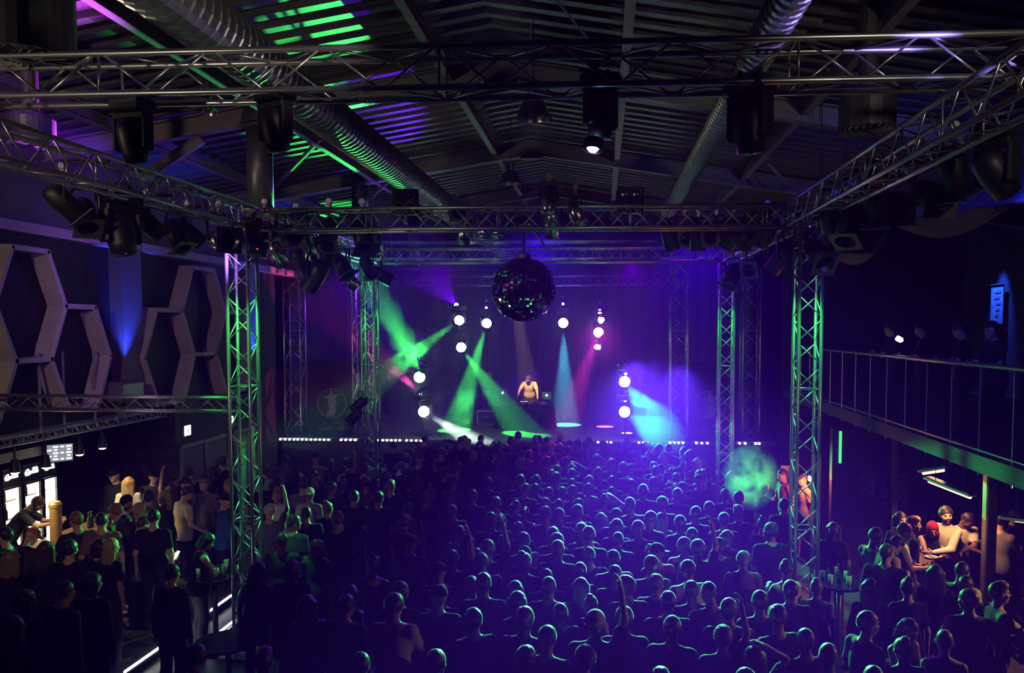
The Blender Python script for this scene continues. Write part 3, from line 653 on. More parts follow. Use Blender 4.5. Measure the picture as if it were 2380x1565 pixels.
# small floor lamps glowing on the stage
for (px, py, y, r, lab, c_) in ((1406, 992, 24.0, 0.27, 'flat round magenta light patch lamp on the stage boards', (1, 0.1, 0.8)), (1457, 1007, 23.0, 0.16, 'round white floor lamp at the foot of the front lamp stand', (1, 0.75, 1))):
    q = PZ(px, py, STZ+0.04); t = thing('floor_lamp', lab, 'stage lamp', (q.x, q.y, STZ))
    MB().lathe([(r+0.04, 0), (r+0.04, 0.035), (r, 0.04)], 24, (q.x, q.y, STZ)).build('base', 'blackmetal', t)
    MB().lathe([(r, 0.04), (r*0.7, 0.05), (0, 0.052)], 24, (q.x, q.y, STZ), cap=False).build('lens', lens_mat(c_, 5), t)
# ---- DJ desk
dy = 25.4; x0 = P(1150, 945, dy).x; x1 = P(1286, 945, dy).x; zt = P(1220, 943, dy).z
dcx = (x0+x1)/2; DW = x1-x0
t = thing('dj_table', 'DJ table covered with a dark cloth in the middle of the stage', 'table', (dcx, dy, STZ))
MB().bevbox((dcx, dy+0.35, zt-0.03), (DW, 0.8, 0.05), 0.01).build('table_top', 'blackmetal', t)
for sx in (-1, 1):
    for yy in (0.05, 0.65): MB().tube((dcx+sx*(DW/2-0.1), dy+yy, STZ), (dcx+sx*(DW/2-0.1), dy+yy, zt-0.05), 0.025).build('leg', 'darkmetal', t)
cl = MB(); n = 48; pts = []
for i in range(n+1):
    s = i/n*(DW+1.5)-0.75
    if s < 0: x, y = x0-0.01, dy-0.06-s*1.0
    elif s > DW: x, y = x1+0.01, dy-0.06+(s-DW)
    else: x, y = x0+s, dy-0.06
    w = 0.02*math.sin(i*1.3)+0.012*math.sin(i*2.9)
    pts.append((x, y, w))
vs = []
for (x, y, w) in pts:
    for z, f in ((zt+0.005, 0), ((zt+STZ)/2, 0.5), (STZ+0.01, 1.0)):
        k = w*f*1.6+0.05*f; ox = -k if x <= x0 else (k if x >= x1 else 0); oy = -k if x0 < x < x1 else 0
        vs.append((x+ox, y+oy, z))
cl.add(vs, [(i*3+j, i*3+3+j, i*3+4+j, i*3+1+j) for i in range(n) for j in range(2)])
cl.box((dcx, dy+0.34, zt+0.002), (DW+0.04, 0.82, 0.008))
ob = cl.build('tablecloth', 'banner', None, True); tag(ob, 'dark blue black cloth draped over the DJ table to the stage floor', 'tablecloth')
def laptop(px, py, y, lab, col, w=0.34):
    p = P(px, py, y); t = thing('laptop', lab, 'laptop', p, 'laptops on the DJ table')
    MB().bevbox(p+D((0, 0.02, -0.115)), (w, 0.23, 0.02), 0.006).build('base', col, t)
    rot = Matrix.Rotation(0.15, 3, 'X')
    MB().bevbox(p+D((0, -0.09, 0.0)), (w, 0.014, 0.23), 0.006, rot).build('lid', col, t)
    mb = MB(); r = 0.026; n = 18
    for cx_ in (-0.010, 0.010): mb.lathe([(r, 0), (r, 0.004)], n, p+D((cx_, -0.1005, 0.0)), (0, -1, 0))
    mb.lathe([(0.011, 0), (0.011, 0.004)], 10, p+D((0.008, -0.1, 0.036)), (0, -1, 0))
    mb.build('lid_logo', 'apple', t)
    MB().box(p+D((0, -0.078, 0.0)), (w*0.92, 0.004, 0.2), rot).build('screen', 'screen', t)
    st = MB()
    for sx in (-1, 1): st.tube(p+D((sx*0.11, 0.0, -0.125)), (p.x+sx*0.11, p.y, zt+0.012), 0.012).tube((p.x+sx*0.11, p.y-0.1, zt+0.012), (p.x+sx*0.11, p.y+0.12, zt+0.012), 0.012)
    st.build('laptop_stand', 'blackmetal', t); return t
laptop(1169, 913, 25.55, 'dark laptop on a stand at the speaker end of the DJ table', 'darkmetal')
laptop(1271, 919, 25.75, 'silver laptop on a stand at the far end of the DJ table', 'alu', 0.30)
def deck(px, lab, kind):
    x = P(px, 940, dy+0.3).x; y = dy+0.34; t = thing('turntable' if kind == 'deck' else 'mixer', lab, 'DJ gear', (x, y, zt+0.006), 'decks on the DJ table' if kind == 'deck' else None)
    MB().bevbox((x, y, zt+0.05), (0.40 if kind == 'deck' else 0.30, 0.33, 0.08), 0.012).build('body', 'darkmetal', t)
    if kind == 'deck':
        MB().lathe([(0.15, 0), (0.15, 0.02), (0.02, 0.022), (0.008, 0.03)], 26, (x-0.03, y, zt+0.09)).build('platter', 'blackgloss', t)
        MB().path([(x+0.15, y+0.11, zt+0.12), (x+0.14, y-0.03, zt+0.12), (x+0.09, y-0.08, zt+0.118)], 0.007).build('tone_arm', 'alu', t)
    else:
        kn = MB()
        for a in range(5):
            for b in range(3): kn.lathe([(0.012, 0), (0.01, 0.022)], 8, (x-0.11+a*0.055, y-0.02+b*0.06, zt+0.09))
        kn.build('knob', 'alu', t)
        fd = MB()
        for a in range(4): fd.bevbox((x-0.09+a*0.06, y-0.1, zt+0.1), (0.02, 0.03, 0.02), 0.004)
        fd.build('fader', 'button', t)
deck(1186, 'turntable at the speaker end of the DJ table', 'deck'); deck(1218, 'mixer in front of the DJ with lit faders', 'mixer'); deck(1252, 'turntable at the far end of the DJ table', 'deck')
for i, (px, py, s) in enumerate(((1216, 942, .045), (1231, 938, .05), (1239, 939, .05), (1258, 941, .06), (1262, 938, .06), (1268, 938, .06))):
    q = P(px, py, dy+0.05); q.z = zt+0.012
    tag(MB().lathe([(s*0.75, 0), (s, 0.02), (s*0.95, s*1.4), (s*0.5, s*1.7)], 12, q).build('paper_cup', 'white', None, True), 'small white cup on the DJ table, %s from the speaker end' % ORD[i+1], 'cup', 'white cups on the DJ table')
# speaker on stand and case
sp = P(1136, 884, 26.6); t = thing('stage_speaker', 'tall black loudspeaker on a pole at the DJ table', 'speaker', (sp.x, sp.y, STZ))
MB().bevbox((sp.x, sp.y, sp.z), (0.34, 0.34, 0.54), 0.02).build('cabinet', 'blackmetal', t)
MB().bevbox((sp.x, sp.y-0.17, sp.z), (0.30, 0.02, 0.5), 0.008).build('front_grille', 'darkmetal', t)
MB().tube((sp.x, sp.y, STZ+0.44), (sp.x, sp.y, sp.z-0.27), 0.02).build('pole', 'alu', t)
q = P(1133, 985, 26.5); t = thing('flight_case', 'grey flight case carrying the speaker pole beside the DJ table', 'case', (q.x, 26.6, STZ))
MB().bevbox((q.x, 26.6, STZ+0.22), (0.62, 0.5, 0.44), 0.012).build('case_body', 'greywall', t)
em = MB()
for sx in (-.31, .31):
    for sy in (-.25, .25): em.box((q.x+sx, 26.6+sy, STZ+0.22), (0.03, 0.03, 0.44))
for z in (0.01, 0.43):
    for sy in (-.25, .25): em.box((q.x, 26.6+sy, STZ+z), (0.62, 0.03, 0.03))
em.build('edge_profile', 'alu', t)
MB().bevbox((q.x, 26.345, STZ+0.25), (0.12, 0.012, 0.07), 0.004).build('latch', 'alu', t)
# warm key lamp for the DJ: the white/amber par on the stage truss
kp = D((-2.6, 22.9, 6.3)); par_can(tuple(kp), 0, None, (0.05, 0.75, -0.9), 'amber par can on the stage truss aimed at the DJ', gel=True, lit=lens_mat((1, 0.6, 0.25), 3), group=None)
spot(kp+D((0, 0.15, -0.25)), (-2.35, 26.2, 2.7), (1.0, 0.58, 0.22), 6500, 10, 0.5, 0.05, name='dj_key')
# ---- script lettering and star emblem
def ribbon(mb, pts, w, o, ux, uz, nrm, th=0.006):
    pts = [np.array(p, float) for p in pts]; out = []
    for i in range(len(pts)-1):
        p0 = pts[max(i-1, 0)]; p1 = pts[i]; p2 = pts[i+1]; p3 = pts[min(i+2, len(pts)-1)]
        for k in range(6):
            t_ = k/6; out.append(0.5*((2*p1)+(-p0+p2)*t_+(2*p0-5*p1+4*p2-p3)*t_*t_+(-p0+3*p1-3*p2+p3)*t_**3))
    out.append(pts[-1]); vs = []; n = len(out)
    for i, p in enumerate(out):
        d = out[min(i+1, n-1)]-out[max(i-1, 0)]; ang = math.atan2(d[1], d[0])
        ww = w*(0.45+0.55*abs(math.sin(ang-0.35)))
        nn = np.array([-d[1], d[0]])/(np.linalg.norm(d)+1e-9)*ww/2
        for s in (1, -1):
            q = p+nn*s; vs.append(o+ux*q[0]+uz*q[1])
    m = len(vs); vs2 = [v+nrm*th for v in vs]
    fs = [(2*i, 2*i+1, 2*i+3, 2*i+2) for i in range(n-1)]
    fs += [tuple(m+j for j in reversed(f)) for f in fs] + [(2*i, 2*i+2, m+2*i+2, m+2*i) for i in range(n-1)] + [(2*i+1, m+2*i+1, m+2*i+3, 2*i+3) for i in range(n-1)]
    mb.add(vs2+[] if False else vs+vs2, fs)
def script_word(mb, o, ux, uz, nrm, width, w=0.16):
    sl = 0.35; S = []
    def L(x, pts): S.append([(x+px+sl*pz, pz) for px, pz in pts])
    bigC = [(0.72, 0.80), (0.86, 0.98), (0.62, 1.12), (0.28, 0.95), (0.05, 0.5), (0.12, 0.1), (0.42, 0.0), (0.72, 0.16), (0.86, 0.36)]
    smo = [(0.28, 0.55), (0.06, 0.42), (0.03, 0.15), (0.18, 0.0), (0.36, 0.12), (0.38, 0.4), (0.24, 0.55)]
    smc = [(0.36, 0.46), (0.22, 0.56), (0.05, 0.38), (0.06, 0.1), (0.22, 0.0), (0.4, 0.14)]
    sma = [(0.36, 0.5), (0.18, 0.55), (0.04, 0.32), (0.1, 0.04), (0.24, 0.05), (0.36, 0.5), (0.34, 0.1), (0.44, 0.0), (0.56, 0.14)]
    sml = [(0.0, 0.12), (0.2, 0.55), (0.3, 1.0), (0.2, 1.08), (0.12, 0.7), (0.08, 0.15), (0.18, 0.0), (0.32, 0.12)]
    L(0.0, bigC); L(0.78, smo); L(1.16, smc); L(1.52, sma)
    S.append([(2.16+sl*.34, 0.32), (2.36+sl*.36, 0.36)])
    L(2.30, bigC); L(3.08, smo); L(3.46, sml); L(3.74, sma)
    S.append([(0.2, -0.28), (0.5, -0.12), (0.95, -0.26), (1.6, -0.14)])
    S.append([(2.62, 0.95), (3.0, 1.28), (3.5, 1.1), (3.95, 1.3)])
    k = width/4.6
    for s in S: ribbon(mb, [(x*k, z*k) for x, z in s], w*k, o, ux, uz, nrm)
def emblem(px, py, y, lab):
    c = P(px, py, y); R = 0.43
    t = thing('stage_banner', lab, 'banner', (c.x, y, STZ), 'emblem banners beside the stage')
    MB().bevbox((c.x, y+0.03, STZ+1.1), (1.35, 0.03, 2.2), 0.008).build('cloth', 'banner', t)
    o = D((c.x, y+0.005, c.z)); mb = MB(); n = 40
    for i in range(n):
        a0, a1 = 2*PI*i/n, 2*PI*(i+1)/n; q = [D((math.cos(a)*r, 0, math.sin(a)*r)) for a, r in ((a0, R), (a1, R), (a1, R-0.022), (a0, R-0.022))]
        mb.prism([o+v for v in q], (0, -0.008, 0))
    st = []
    for i in range(10):
        a = PI/2+0.12+i*PI/5; r = 0.25 if i % 2 == 0 else 0.105; st.append(o+D((0.0+math.cos(a)*r, 0, 0.16+math.sin(a)*r)))
    mb.prism(st, (0, -0.008, 0))
    jj = [(-0.11, 0.10), (0.11, 0.10), (0.11, -0.19), (0.06, -0.3), (-0.04, -0.33), (-0.17, -0.32), (-0.17, -0.2), (-0.11, -0.18), (-0.09, -0.14)]
    mb.prism([o+D((x+0.01, 0, z-0.05)) for x, z in jj], (0, -0.008, 0))
    mb.build('emblem', 'logo', t)
    m2_ = MB(); script_word(m2_, D((c.x-0.40, y+0.006, c.z-0.76)), D((1, 0, 0)), D((0, 0, 1)), D((0, -1, 0)), 0.80, 0.17); m2_.build('script_lettering', 'logo', t)
emblem(771, 938, 23.1, 'black banner with star emblem on the fridge side of the stage')
emblem(1652, 943, 23.1, 'black banner with star emblem on the balcony side of the stage')
# ------------------------------------------------------------------ fridge bar
FX = -9.75
def pxy(px, x): return PX(px, 1150, x).y
FZ0 = 0.18
fr_px = [(0, 50, 'fridge'), (54, 99, 'fridge'), (99, 138, 'fridge_hot')]
ys = [pxy(q, FX) for q in (2, 50, 97, 134)]
for i in range(3):
    y0, y1 = ys[i]+0.008, ys[i+1]-0.008; w = y1-y0; yc = (y0+y1)/2; Hf = 2.08
    t = thing('drinks_fridge', ['drinks fridge with lit glass door, in front of the orange panel', 'drinks fridge with lit glass door between its two neighbours', 'brightest white glowing drinks fridge beside the dark bar wall'][i], 'fridge', (FX-0.3, yc, FZ0), 'lit drinks fridges behind the bar')
    c = MB(); x0 = FX-0.62
    c.box((x0+0.02, yc, FZ0+Hf/2), (0.04, w, Hf)).box((FX-0.31, y0+0.02, FZ0+Hf/2), (0.62, 0.04, Hf)).box((FX-0.31, y1-0.02, FZ0+Hf/2), (0.62, 0.04, Hf)).box((FX-0.31, yc, FZ0+Hf-0.02), (0.62, w, 0.04)).box((FX-0.31, yc, FZ0+0.12), (0.62, w, 0.24))
    c.build('cabinet', 'darkmetal', t)
    MB().box((FX-0.14, yc, FZ0+1.0), (0.02, w-0.1, 1.5)).build('lit_back', fr_px[i][2], t)
    MB().box((FX-0.07, y1-0.055, FZ0+1.0), (0.12, 0.02, 1.5)).build('lit_side', fr_px[i][2], t)
    for k in range(5):
        z = FZ0+0.3+k*0.31
        MB().box((FX-0.08, yc, z), (0.1, w-0.12, 0.012)).build('shelf', 'white', t)
    MB().box((FX+0.005, yc, FZ0+Hf-0.16), (0.03, w-0.04, 0.28)).build('header_sign', 'blackgloss', t)
    sg = t.children[-1]
    sm = MB(); script_word(sm, D((FX+0.024, y0+0.06, FZ0+Hf-0.16)), D((0, 1, 0)), D((0, 0, 1)), D((1, 0, 0)), w-0.14, 0.24); sm.build('script_lettering', 'fridge_hot', t)
    d = MB()
    for z in (FZ0+0.26, FZ0+Hf-0.32): d.box((FX+0.01, yc, z), (0.04, w-0.02, 0.03))
    for y in (y0+0.03, y1-0.03): d.box((FX+0.01, y, FZ0+1.0), (0.04, 0.03, 1.52))
    d.build('door_frame', 'blackgloss', t)
    MB().tube((FX+0.06, y1-0.1, FZ0+0.8), (FX+0.06, y1-0.1, FZ0+1.3), 0.014).build('door_handle', 'alu', t)
bm_ = MB().lathe([(0.032, 0), (0.034, 0.02), (0.034, 0.13), (0.014, 0.19), (0.013, 0.25), (0.016, 0.25), (0.016, 0.265)], 12).mesh('bottle', True)
can_ = MB().lathe([(0.03, 0), (0.034, 0.01), (0.034, 0.14), (0.028, 0.155), (0.028, 0.16)], 12).mesh('drink_can', True)
nb = 0
for i in range(3):
    for k in range(5):
        n = 8
        for j in ([0, 1, 2] if (i+k) % 2 else [0, 1]) if i < 2 else [0]:
            y = ys[i]+0.1+(ys[i+1]-ys[i]-0.2)*(j+0.5)/n; z = FZ0+0.306+k*0.31
            kk = (i+k) % 3
            o = mobj('bottle' if kk != 1 else 'drink_can', bm_ if kk != 1 else can_, ['bottle', 'red', 'bottlegreen'][kk] if kk != 2 or j % 2 else 'bottlegreen')
            o.location = (FX-0.075, y, z)
            tag(o, '%s on the %s shelf up in the %s fridge, %s along it' % (['brown bottle', 'red drink can', 'green bottle'][kk] if True else '', ORD[k+1], ['orange side', 'middle', 'brightest'][i], ORD[j+1]), 'bottle' if kk != 1 else 'can', 'drinks on the fridge shelves')
            if kk == 2: o.material_slots[0].material = M['bottlegreen']
# orange lit panel and canopy behind the fridges
ob = MB().bevbox((FX-0.1, ys[0]-0.5, 1.2), (0.1, 0.9, 2.1), 0.02).build('wall_panel', 'hexwood'); tag(ob, 'orange lit wooden panel standing next to the first fridge', 'panel')
ob = MB().box((FX-0.2, (ys[0]+ys[3])/2-0.8, FZ0+Hf+0.22), (0.7, ys[3]-ys[0]+1.5, 0.16)).build('bulkhead_shelf', 'hexwood'); tag(ob, 'wooden bulkhead shelf lit orange above the fridges', 'shelf')
# menu screen
sc_ = P(134, 1052, 13.5); sc_.x = max(sc_.x, -9.4); t = thing('menu_screen', 'lit menu screen with white text blocks above the brightest fridge', 'screen', sc_)
rt = Matrix.Rotation(0.75, 3, 'Z') @ Matrix.Rotation(0.15, 3, 'X')
MB().bevbox(sc_, (0.46, 0.05, 0.34), 0.01, rt).build('housing', 'blackmetal', t)
MB().box(sc_+rt @ D((0, -0.027, 0)), (0.42, 0.004, 0.30), rt).build('display', 'screen', t)
tx = MB()
for a in range(4):
    for b in range(5):
        if (a*3+b*2) % 4: tx.box(sc_+rt @ D((-0.15+a*0.10, -0.031, 0.11-b*0.055)), (0.08 if (a+b) % 2 else 0.05, 0.004, 0.026), rt)
tx.build('text_blocks', 'screen_text', t)
MB().tube(sc_+rt @ D((0, 0.03, 0.1)), sc_+rt @ D((0, 0.05, 0.75)), 0.02).build('mount_pole', 'blackmetal', t)
# hanging lamps on the small truss
for px, py, lab in ((35, 1098, 'first hanging bar lamp over the fridge signs'), (107, 1086, 'second hanging bar lamp over the brightest fridge'), (185, 1056, 'third hanging bar lamp, out beyond the menu screen'), (238, 1041, 'fourth hanging bar lamp at the end of the lamp truss')):
    p = PX(px, py, -8.7); t = thing('spot_lamp', lab, 'lamp', p, 'small bar lamps under the lamp truss')
    MB().lathe([(0.03, 0.2), (0.05, 0.18), (0.075, 0.02), (0.078, 0)], 16, p, cap=False).build('lamp_shade', 'blackmetal', t, True)
    MB().lathe([(0.07, 0.01), (0.05, -0.02), (0, -0.035)], 16, p, cap=False).build('bulb', 'bulb', t, True)
    MB().tube(p+D((0, 0, 0.18)), D((p.x, p.y, max(p.z+0.3, 2.9))), 0.02).build('stem', 'blackmetal', t)
    spot(p-D((0, 0, 0.06)), p-D((-0.15, -0.1, 2)), (1.0, 0.72, 0.38), 55, 110, 0.6, 0.04, name='bar_lamp_light')
# counter
ct = thing('bar_counter', 'long dark bar counter in front of the lit fridges', 'counter', (-8.5, 11.8, FZ0))
MB().bevbox((-8.5, 11.6, FZ0+0.52), (0.42, 7.8, 1.04), 0.02).build('front_body', 'blackwall', ct)
MB().bevbox((-8.5, 11.6, FZ0+1.07), (0.56, 7.9, 0.06), 0.015).build('counter_top', 'bartop', ct)
for (px, py, lab, m_) in ((212, 1172, 'pale bottle standing alone on the far end of the bar counter', 'bottlegreen'), (206, 1174, 'short bottle beside the pale bottle on the bar counter', 'bottle')):
    o = mobj('bottle', bm_, m_); o.location = (-8.45, PX(px, py, -8.45).y, FZ0+1.10); tag(o, lab, 'bottle')
ob = MB().lathe([(0.085, 0), (0.085, 0.5), (0.095, 0.51), (0.095, 0.56), (0.07, 0.60), (0.01, 0.615)], 20, (-8.5, PX(145, 1250, -8.4).y, FZ0+1.1)).build('beer_tap', 'brass', None, False); tag(ob, 'tall brass column shaped beer tap glowing on the bar counter', 'beer tap')
# led strips on the steps
for i, (ax, ay, bx, by, lab) in enumerate(((290, 1565, 408, 1482, 'white LED strip on the bar step running out of the picture bottom'), (490, 1421, 544, 1382, 'white LED strip on the bar step close to the near tower'), (479, 1497, 546, 1444, 'white LED strip on the lower step beside the small tables'))):
    z = 0.19 if i < 2 else 0.09
    a = PZ(ax, ay, z); b = PZ(bx, by, z); t = thing('led_strip', lab, 'light strip', a)
    MB().tube(a-D((0, 0, .01)), b-D((0, 0, .01)), 0.022, 6).build('profile', 'alu', t); MB().tube(a+D((0, 0, 0.012)), b+D((0, 0, 0.012)), 0.018, 6).build('diode_row', 'led', t)
# tall round tables with glasses at the towers
gl_ = MB().lathe([(0.028, 0), (0.03, 0.005), (0.036, 0.13), (0.034, 0.13), (0.027, 0.012)], 12).mesh('drinking_glass', True)
def high_table(c, r, lab, glasses, gp):
    t = thing('high_table', lab, 'table', (c[0], c[1], c[2]), 'high tables on the dance floor')
    MB().lathe([(r, 1.06), (r, 1.09), (r-0.01, 1.10), (0, 1.10)], 28, c).lathe([(r, 1.06), (0, 1.06)], 28, c, cap=False).build('table_top', 'blackgloss', t, False)
    MB().lathe([(0.04, 0.03), (0.035, 1.06)], 14, c).build('column', 'darkmetal', t, True); MB().lathe([(0.24, 0), (0.24, 0.02), (0.05, 0.05)], 24, c).build('base', 'darkmetal', t)
    for k in range(glasses):
        a = k*2.4+0.5; rr = r*(0.35+0.5*((k*0.618) % 1)); o = mobj('drinking_glass', gl_, 'glass'); o.location = (c[0]+rr*math.cos(a), c[1]+rr*math.sin(a), c[2]+1.101)
        tag(o, 'empty drinking glass on the %s, %s set down' % (gp, ORD[k+1]), 'glass', 'glasses on the '+gp)
    return t
q = PZ(565, 1322, 1.1); high_table((q.x-0.28, q.y-0.3, 0), 0.36, 'high round table full of glasses against the near fridge side tower', 6, 'fridge side tower table')
q = PZ(1908, 1352, 1.1); high_table((q.x+0.25, q.y, 0), 0.34, 'high round table with bottles against the near balcony side tower', 5, 'balcony side tower table')
for k, (px, py, s) in enumerate(((1900, 1320, 1.0), (1911, 1326, 1.05), (1903, 1335, 0.9))):
    o = mobj('bottle', bm_, 'bottlegreen' if k else 'bottle'); qq = P(px, py, q.y); o.location = (q.x+0.1+k*0.12, q.y-0.06*k, 1.101); tag(o, 'bottle on the balcony side tower table, %s from the tower' % ORD[k+1], 'bottle')
q = PZ(530, 1488, 0.72); t = thing('low_table', 'low round table in the dark beside the lower LED strip', 'table', (q.x, q.y, 0))
MB().lathe([(0.4, 0.68), (0.4, 0.71), (0, 0.72)], 26, (q.x, q.y, 0)).build('table_top', 'blackgloss', t); MB().tube((q.x, q.y, 0), (q.x, q.y, 0.69), 0.04).build('column', 'darkmetal', t)
# ------------------------------------------------------------------ balcony side
BXX = 4.82
t = thing('balcony_railing', 'long black balcony railing with thin upright posts', 'railing', (BXX, 13, 2.96))
MB().tube((BXX, 7.0, 4.11), (BXX, 21.0, 4.11), 0.028).build('handrail', 'alu', t, True)
MB().tube((BXX, 7.0, 3.02), (BXX, 21.0, 3.02), 0.015).build('bottom_rail', 'darkmetal', t)
y = 7.3
while y < 21: MB().tube((BXX, y, 2.7), (BXX, y, 4.1), 0.011).build('post', 'alu', t); y += 0.86
# lamps above the balcony bar
for (a, b, lab) in ((P(2136, 1100, 13.2), P(2203, 1090, 12.9), 'short warm bar lamp hanging by a cord under the balcony'), (P(2154, 1115, 12.9), P(2262, 1157, 11.9), 'long warm tube lamp hanging by cords over the angled bar')):
    t = thing('bar_lamp', lab, 'lamp', (a+b)/2, 'warm lamps over the angled bar')
    d = (b-a).normalized()
    n_ = D((0, 0, 1)); s_ = d.cross(n_).normalized(); n2 = s_.cross(d)
    rot = Matrix((d, s_, n2)).transposed(); L = (b-a).length
    MB().bevbox((a+b)/2+D((0, 0, 0.03)), (L, 0.15, 0.05), 0.015, rot).build('housing', 'alu', t)
    MB().tube(a+d*0.06-D((0, 0, .01)), b-d*0.06-D((0, 0, .01)), 0.028, 10).build('tube', 'tube', t)
    for f in (0.2, 0.8):
        q = a+d*L*f; MB().tube(q+D((0, 0, .05)), D((q.x, q.y, 2.74)), 0.006).build('cord', 'blackmetal', t)
    spot((a+b)/2-D((0, 0, 0.08)), (a+b)/2-D((0.1, 0.1, 2)), (1.0, 0.42, 0.16), 85, 140, 0.5, 0.08, name='bar_tube_light')
spot((6.9, 9.4, 2.6), (5.3, 9.0, 1.3), (1.0, 0.55, 0.22), 170, 120, 0.5, 0.08, name='bar_tube_light')
# angled bar counter
BZ = 1.1
f0 = PZ(2120, 1322, BZ); f1 = PZ(2291, 1257, BZ); dd = (f1-f0).normalized(); nn = D((-dd.y, dd.x, 0))
t = thing('bar_counter', 'angled wooden bar counter under the balcony lamps', 'counter', (f0+f1)/2*1.0)
MB().prism([f0, f1, f1+nn*0.62, f0+nn*0.62], (0, 0, -0.06)).build('counter_top', 'bartop', t)
MB().prism([f0+nn*.04-D((0, 0, .06)), f1+nn*.04-D((0, 0, .06))-dd*.03, f1+nn*0.3-D((0, 0, .06))-dd*.03, f0+nn*0.3-D((0, 0, .06))], (0, 0, -1.04)).build('front_body', 'blackwall', t)
MB().prism([f1-D((0, 0, .06))-dd*0.04, f1-D((0, 0, .06)), f1-D((0, 0, .06))+nn*0.02, f1-D((0, 0, .06))+nn*0.02-dd*0.04], (0, 0, -1.0)).build('corner_trim', 'alu', t)
ob = MB().bevbox(f1+D((-0.12, -0.03, -0.06)), (0.2, 0.02, 0.16), 0.004).build('notice_card', 'paper'); tag(ob, 'pale notice card hung on the corner of the angled bar', 'sign')
def on_bar(px, py): return PZ(px, py, BZ+0.004)
for k, (px, py) in enumerate(((2164, 1296), (2174, 1294))):
    q = on_bar(px, py+2); ob = MB().lathe([(0.05, 0), (0.085, 0.01), (0.09, 0.03), (0.08, 0.03), (0.07, 0.012)], 20, q).build('ashtray', 'glass', None, True); tag(ob, 'glass ashtray on the angled bar, %s from the front end' % ORD[k+1], 'ashtray')
for k, (px, py) in enumerate(((2195, 1284), (2202, 1279))):
    q = on_bar(px, py); o = mobj('bottle', bm_, 'bottle'); o.location = q; tag(o, 'dark beer bottle beside the woman in the headscarf, %s from her elbow' % ORD[k+1], 'bottle')
q = on_bar(2208, 1278); ob = MB().bevbox(q+D((0, 0, 0.004)), (0.2, 0.14, 0.006), 0.002, Matrix.Rotation(0.5, 3, 'Z')).build('drinks_menu', 'paper'); tag(ob, 'flat paper menu lying on the angled bar', 'menu')
# steel column and partition
cx0 = P(2300, 1200, 12.2)
t = thing('steel_column', 'grey steel column at the end of the angled bar holding the balcony', 'column', (cx0.x, 12.2, 0))
MB().bevbox((cx0.x, 12.2, 1.37), (0.16, 0.16, 2.72), 0.02).build('shaft', 'darkmetal', t); MB().bevbox((cx0.x, 12.2, 0.02), (0.3, 0.3, 0.04), 0.01).build('base_plate', 'darkmetal', t)
q = P(2078, 1180, 14.9); t = thing('steel_column', 'thin pale steel post standing between the two posters', 'column', (q.x, 14.9, 0))
MB().bevbox((q.x, 14.9, 1.37), (0.10, 0.1, 2.72), 0.015).build('shaft', 'steel', t); MB().bevbox((q.x, 14.9, 0.02), (0.2, 0.2, 0.04), 0.01).build('base_plate', 'steel', t)
for (x0, x1, y0, y1, lab) in ((1999, 2035, 1102, 1126, 'upper white notice board beneath the balcony'), (1999, 2034, 1127, 1152, 'lower white notice board beneath the balcony'), (2050, 2068, 1100, 1176, 'narrow poster partly behind the thin pale post'), (2082, 2112, 1101, 1178, 'wide poster with dark slanted shapes near the angled bar')):
    a = P(x0, y1, 15.3); b = P(x1, y0, 15.3); t = thing('poster', lab, 'poster', ((a.x+b.x)/2, 15.3, a.z))
    MB().bevbox(((a.x+b.x)/2, 15.305, (a.z+b.z)/2), (b.x-a.x, 0.015, b.z-a.z), 0.004).build('sheet', 'paper', t)
    mk_ = MB(); w = b.x-a.x; h = b.z-a.z
    for k in range(4):
        mk_.box((a.x+w*(0.25+0.5*((k*0.37) % 1)), 15.295, a.z+h*(0.15+0.22*k)), (w*0.35, 0.004, h*0.10), Matrix.Rotation(0.5 if 'slanted' in lab else 0, 3, 'Y'))
    mk_.build('print', 'blackwall', t)
# back bar shelf on the balcony side, dim
ob = MB().bevbox((8.1, 12.6, 1.06), (1.7, 0.5, 0.08), 0.01).box((8.1, 12.7, 0.5), (1.6, 0.3, 1.02)).build('side_counter', 'wood'); tag(ob, 'dark wooden side counter beyond the steel column', 'counter')
q = P(2362, 1207, 11.4); t = thing('bar_lamp', 'small lit tube lamp at the picture edge beyond the steel column', 'lamp', q)
MB().bevbox(q, (0.4, 0.1, 0.05), 0.01, Matrix.Rotation(-0.6, 3, 'Z')).build('housing', 'alu', t); MB().bevbox(q+D((0.08, -0.03, -0.03)), (0.2, 0.05, 0.02), 0.005, Matrix.Rotation(-0.6, 3, 'Z')).build('tube', 'tube', t)
MB().tube(q, D((q.x, q.y, 2.74)), 0.006).build('cord', 'blackmetal', t)
# blue lit wall banner on the balcony
q = PX(2318, 708, 9.5); t = thing('wall_banner', 'narrow pale banner washed blue on the wall above the balcony', 'banner', q)
MB().bevbox((9.5, q.y, q.z), (0.03, 0.62, 0.95), 0.008).build('cloth', 'bluebanner', t); MB().tube((9.47, q.y-0.33, q.z+0.48), (9.47, q.y+0.33, q.z+0.48), 0.015).build('top_rod', 'alu', t)
c = MB(); 
for k in range(5): c.box((9.48, q.y-0.05+0.05*math.sin(k*2.1), q.z+0.3-k*0.14), (0.01, 0.3-0.04*k, 0.05))
c.build('faded_print', 'steel', t)
spot((9.0, q.y-0.1, q.z+1.5), (9.6, q.y, q.z-0.3), (0.02, 0.09, 1), 900, 44, 0.9, 0.05, name='banner_blue')
q2 = PX(2322, 585, 9.3); t = moving_head((9.3, q.y-0.1, q.z+1.62), (0.3, 0, -1), 'small wall lamp above the blue lit banner', 0.5)
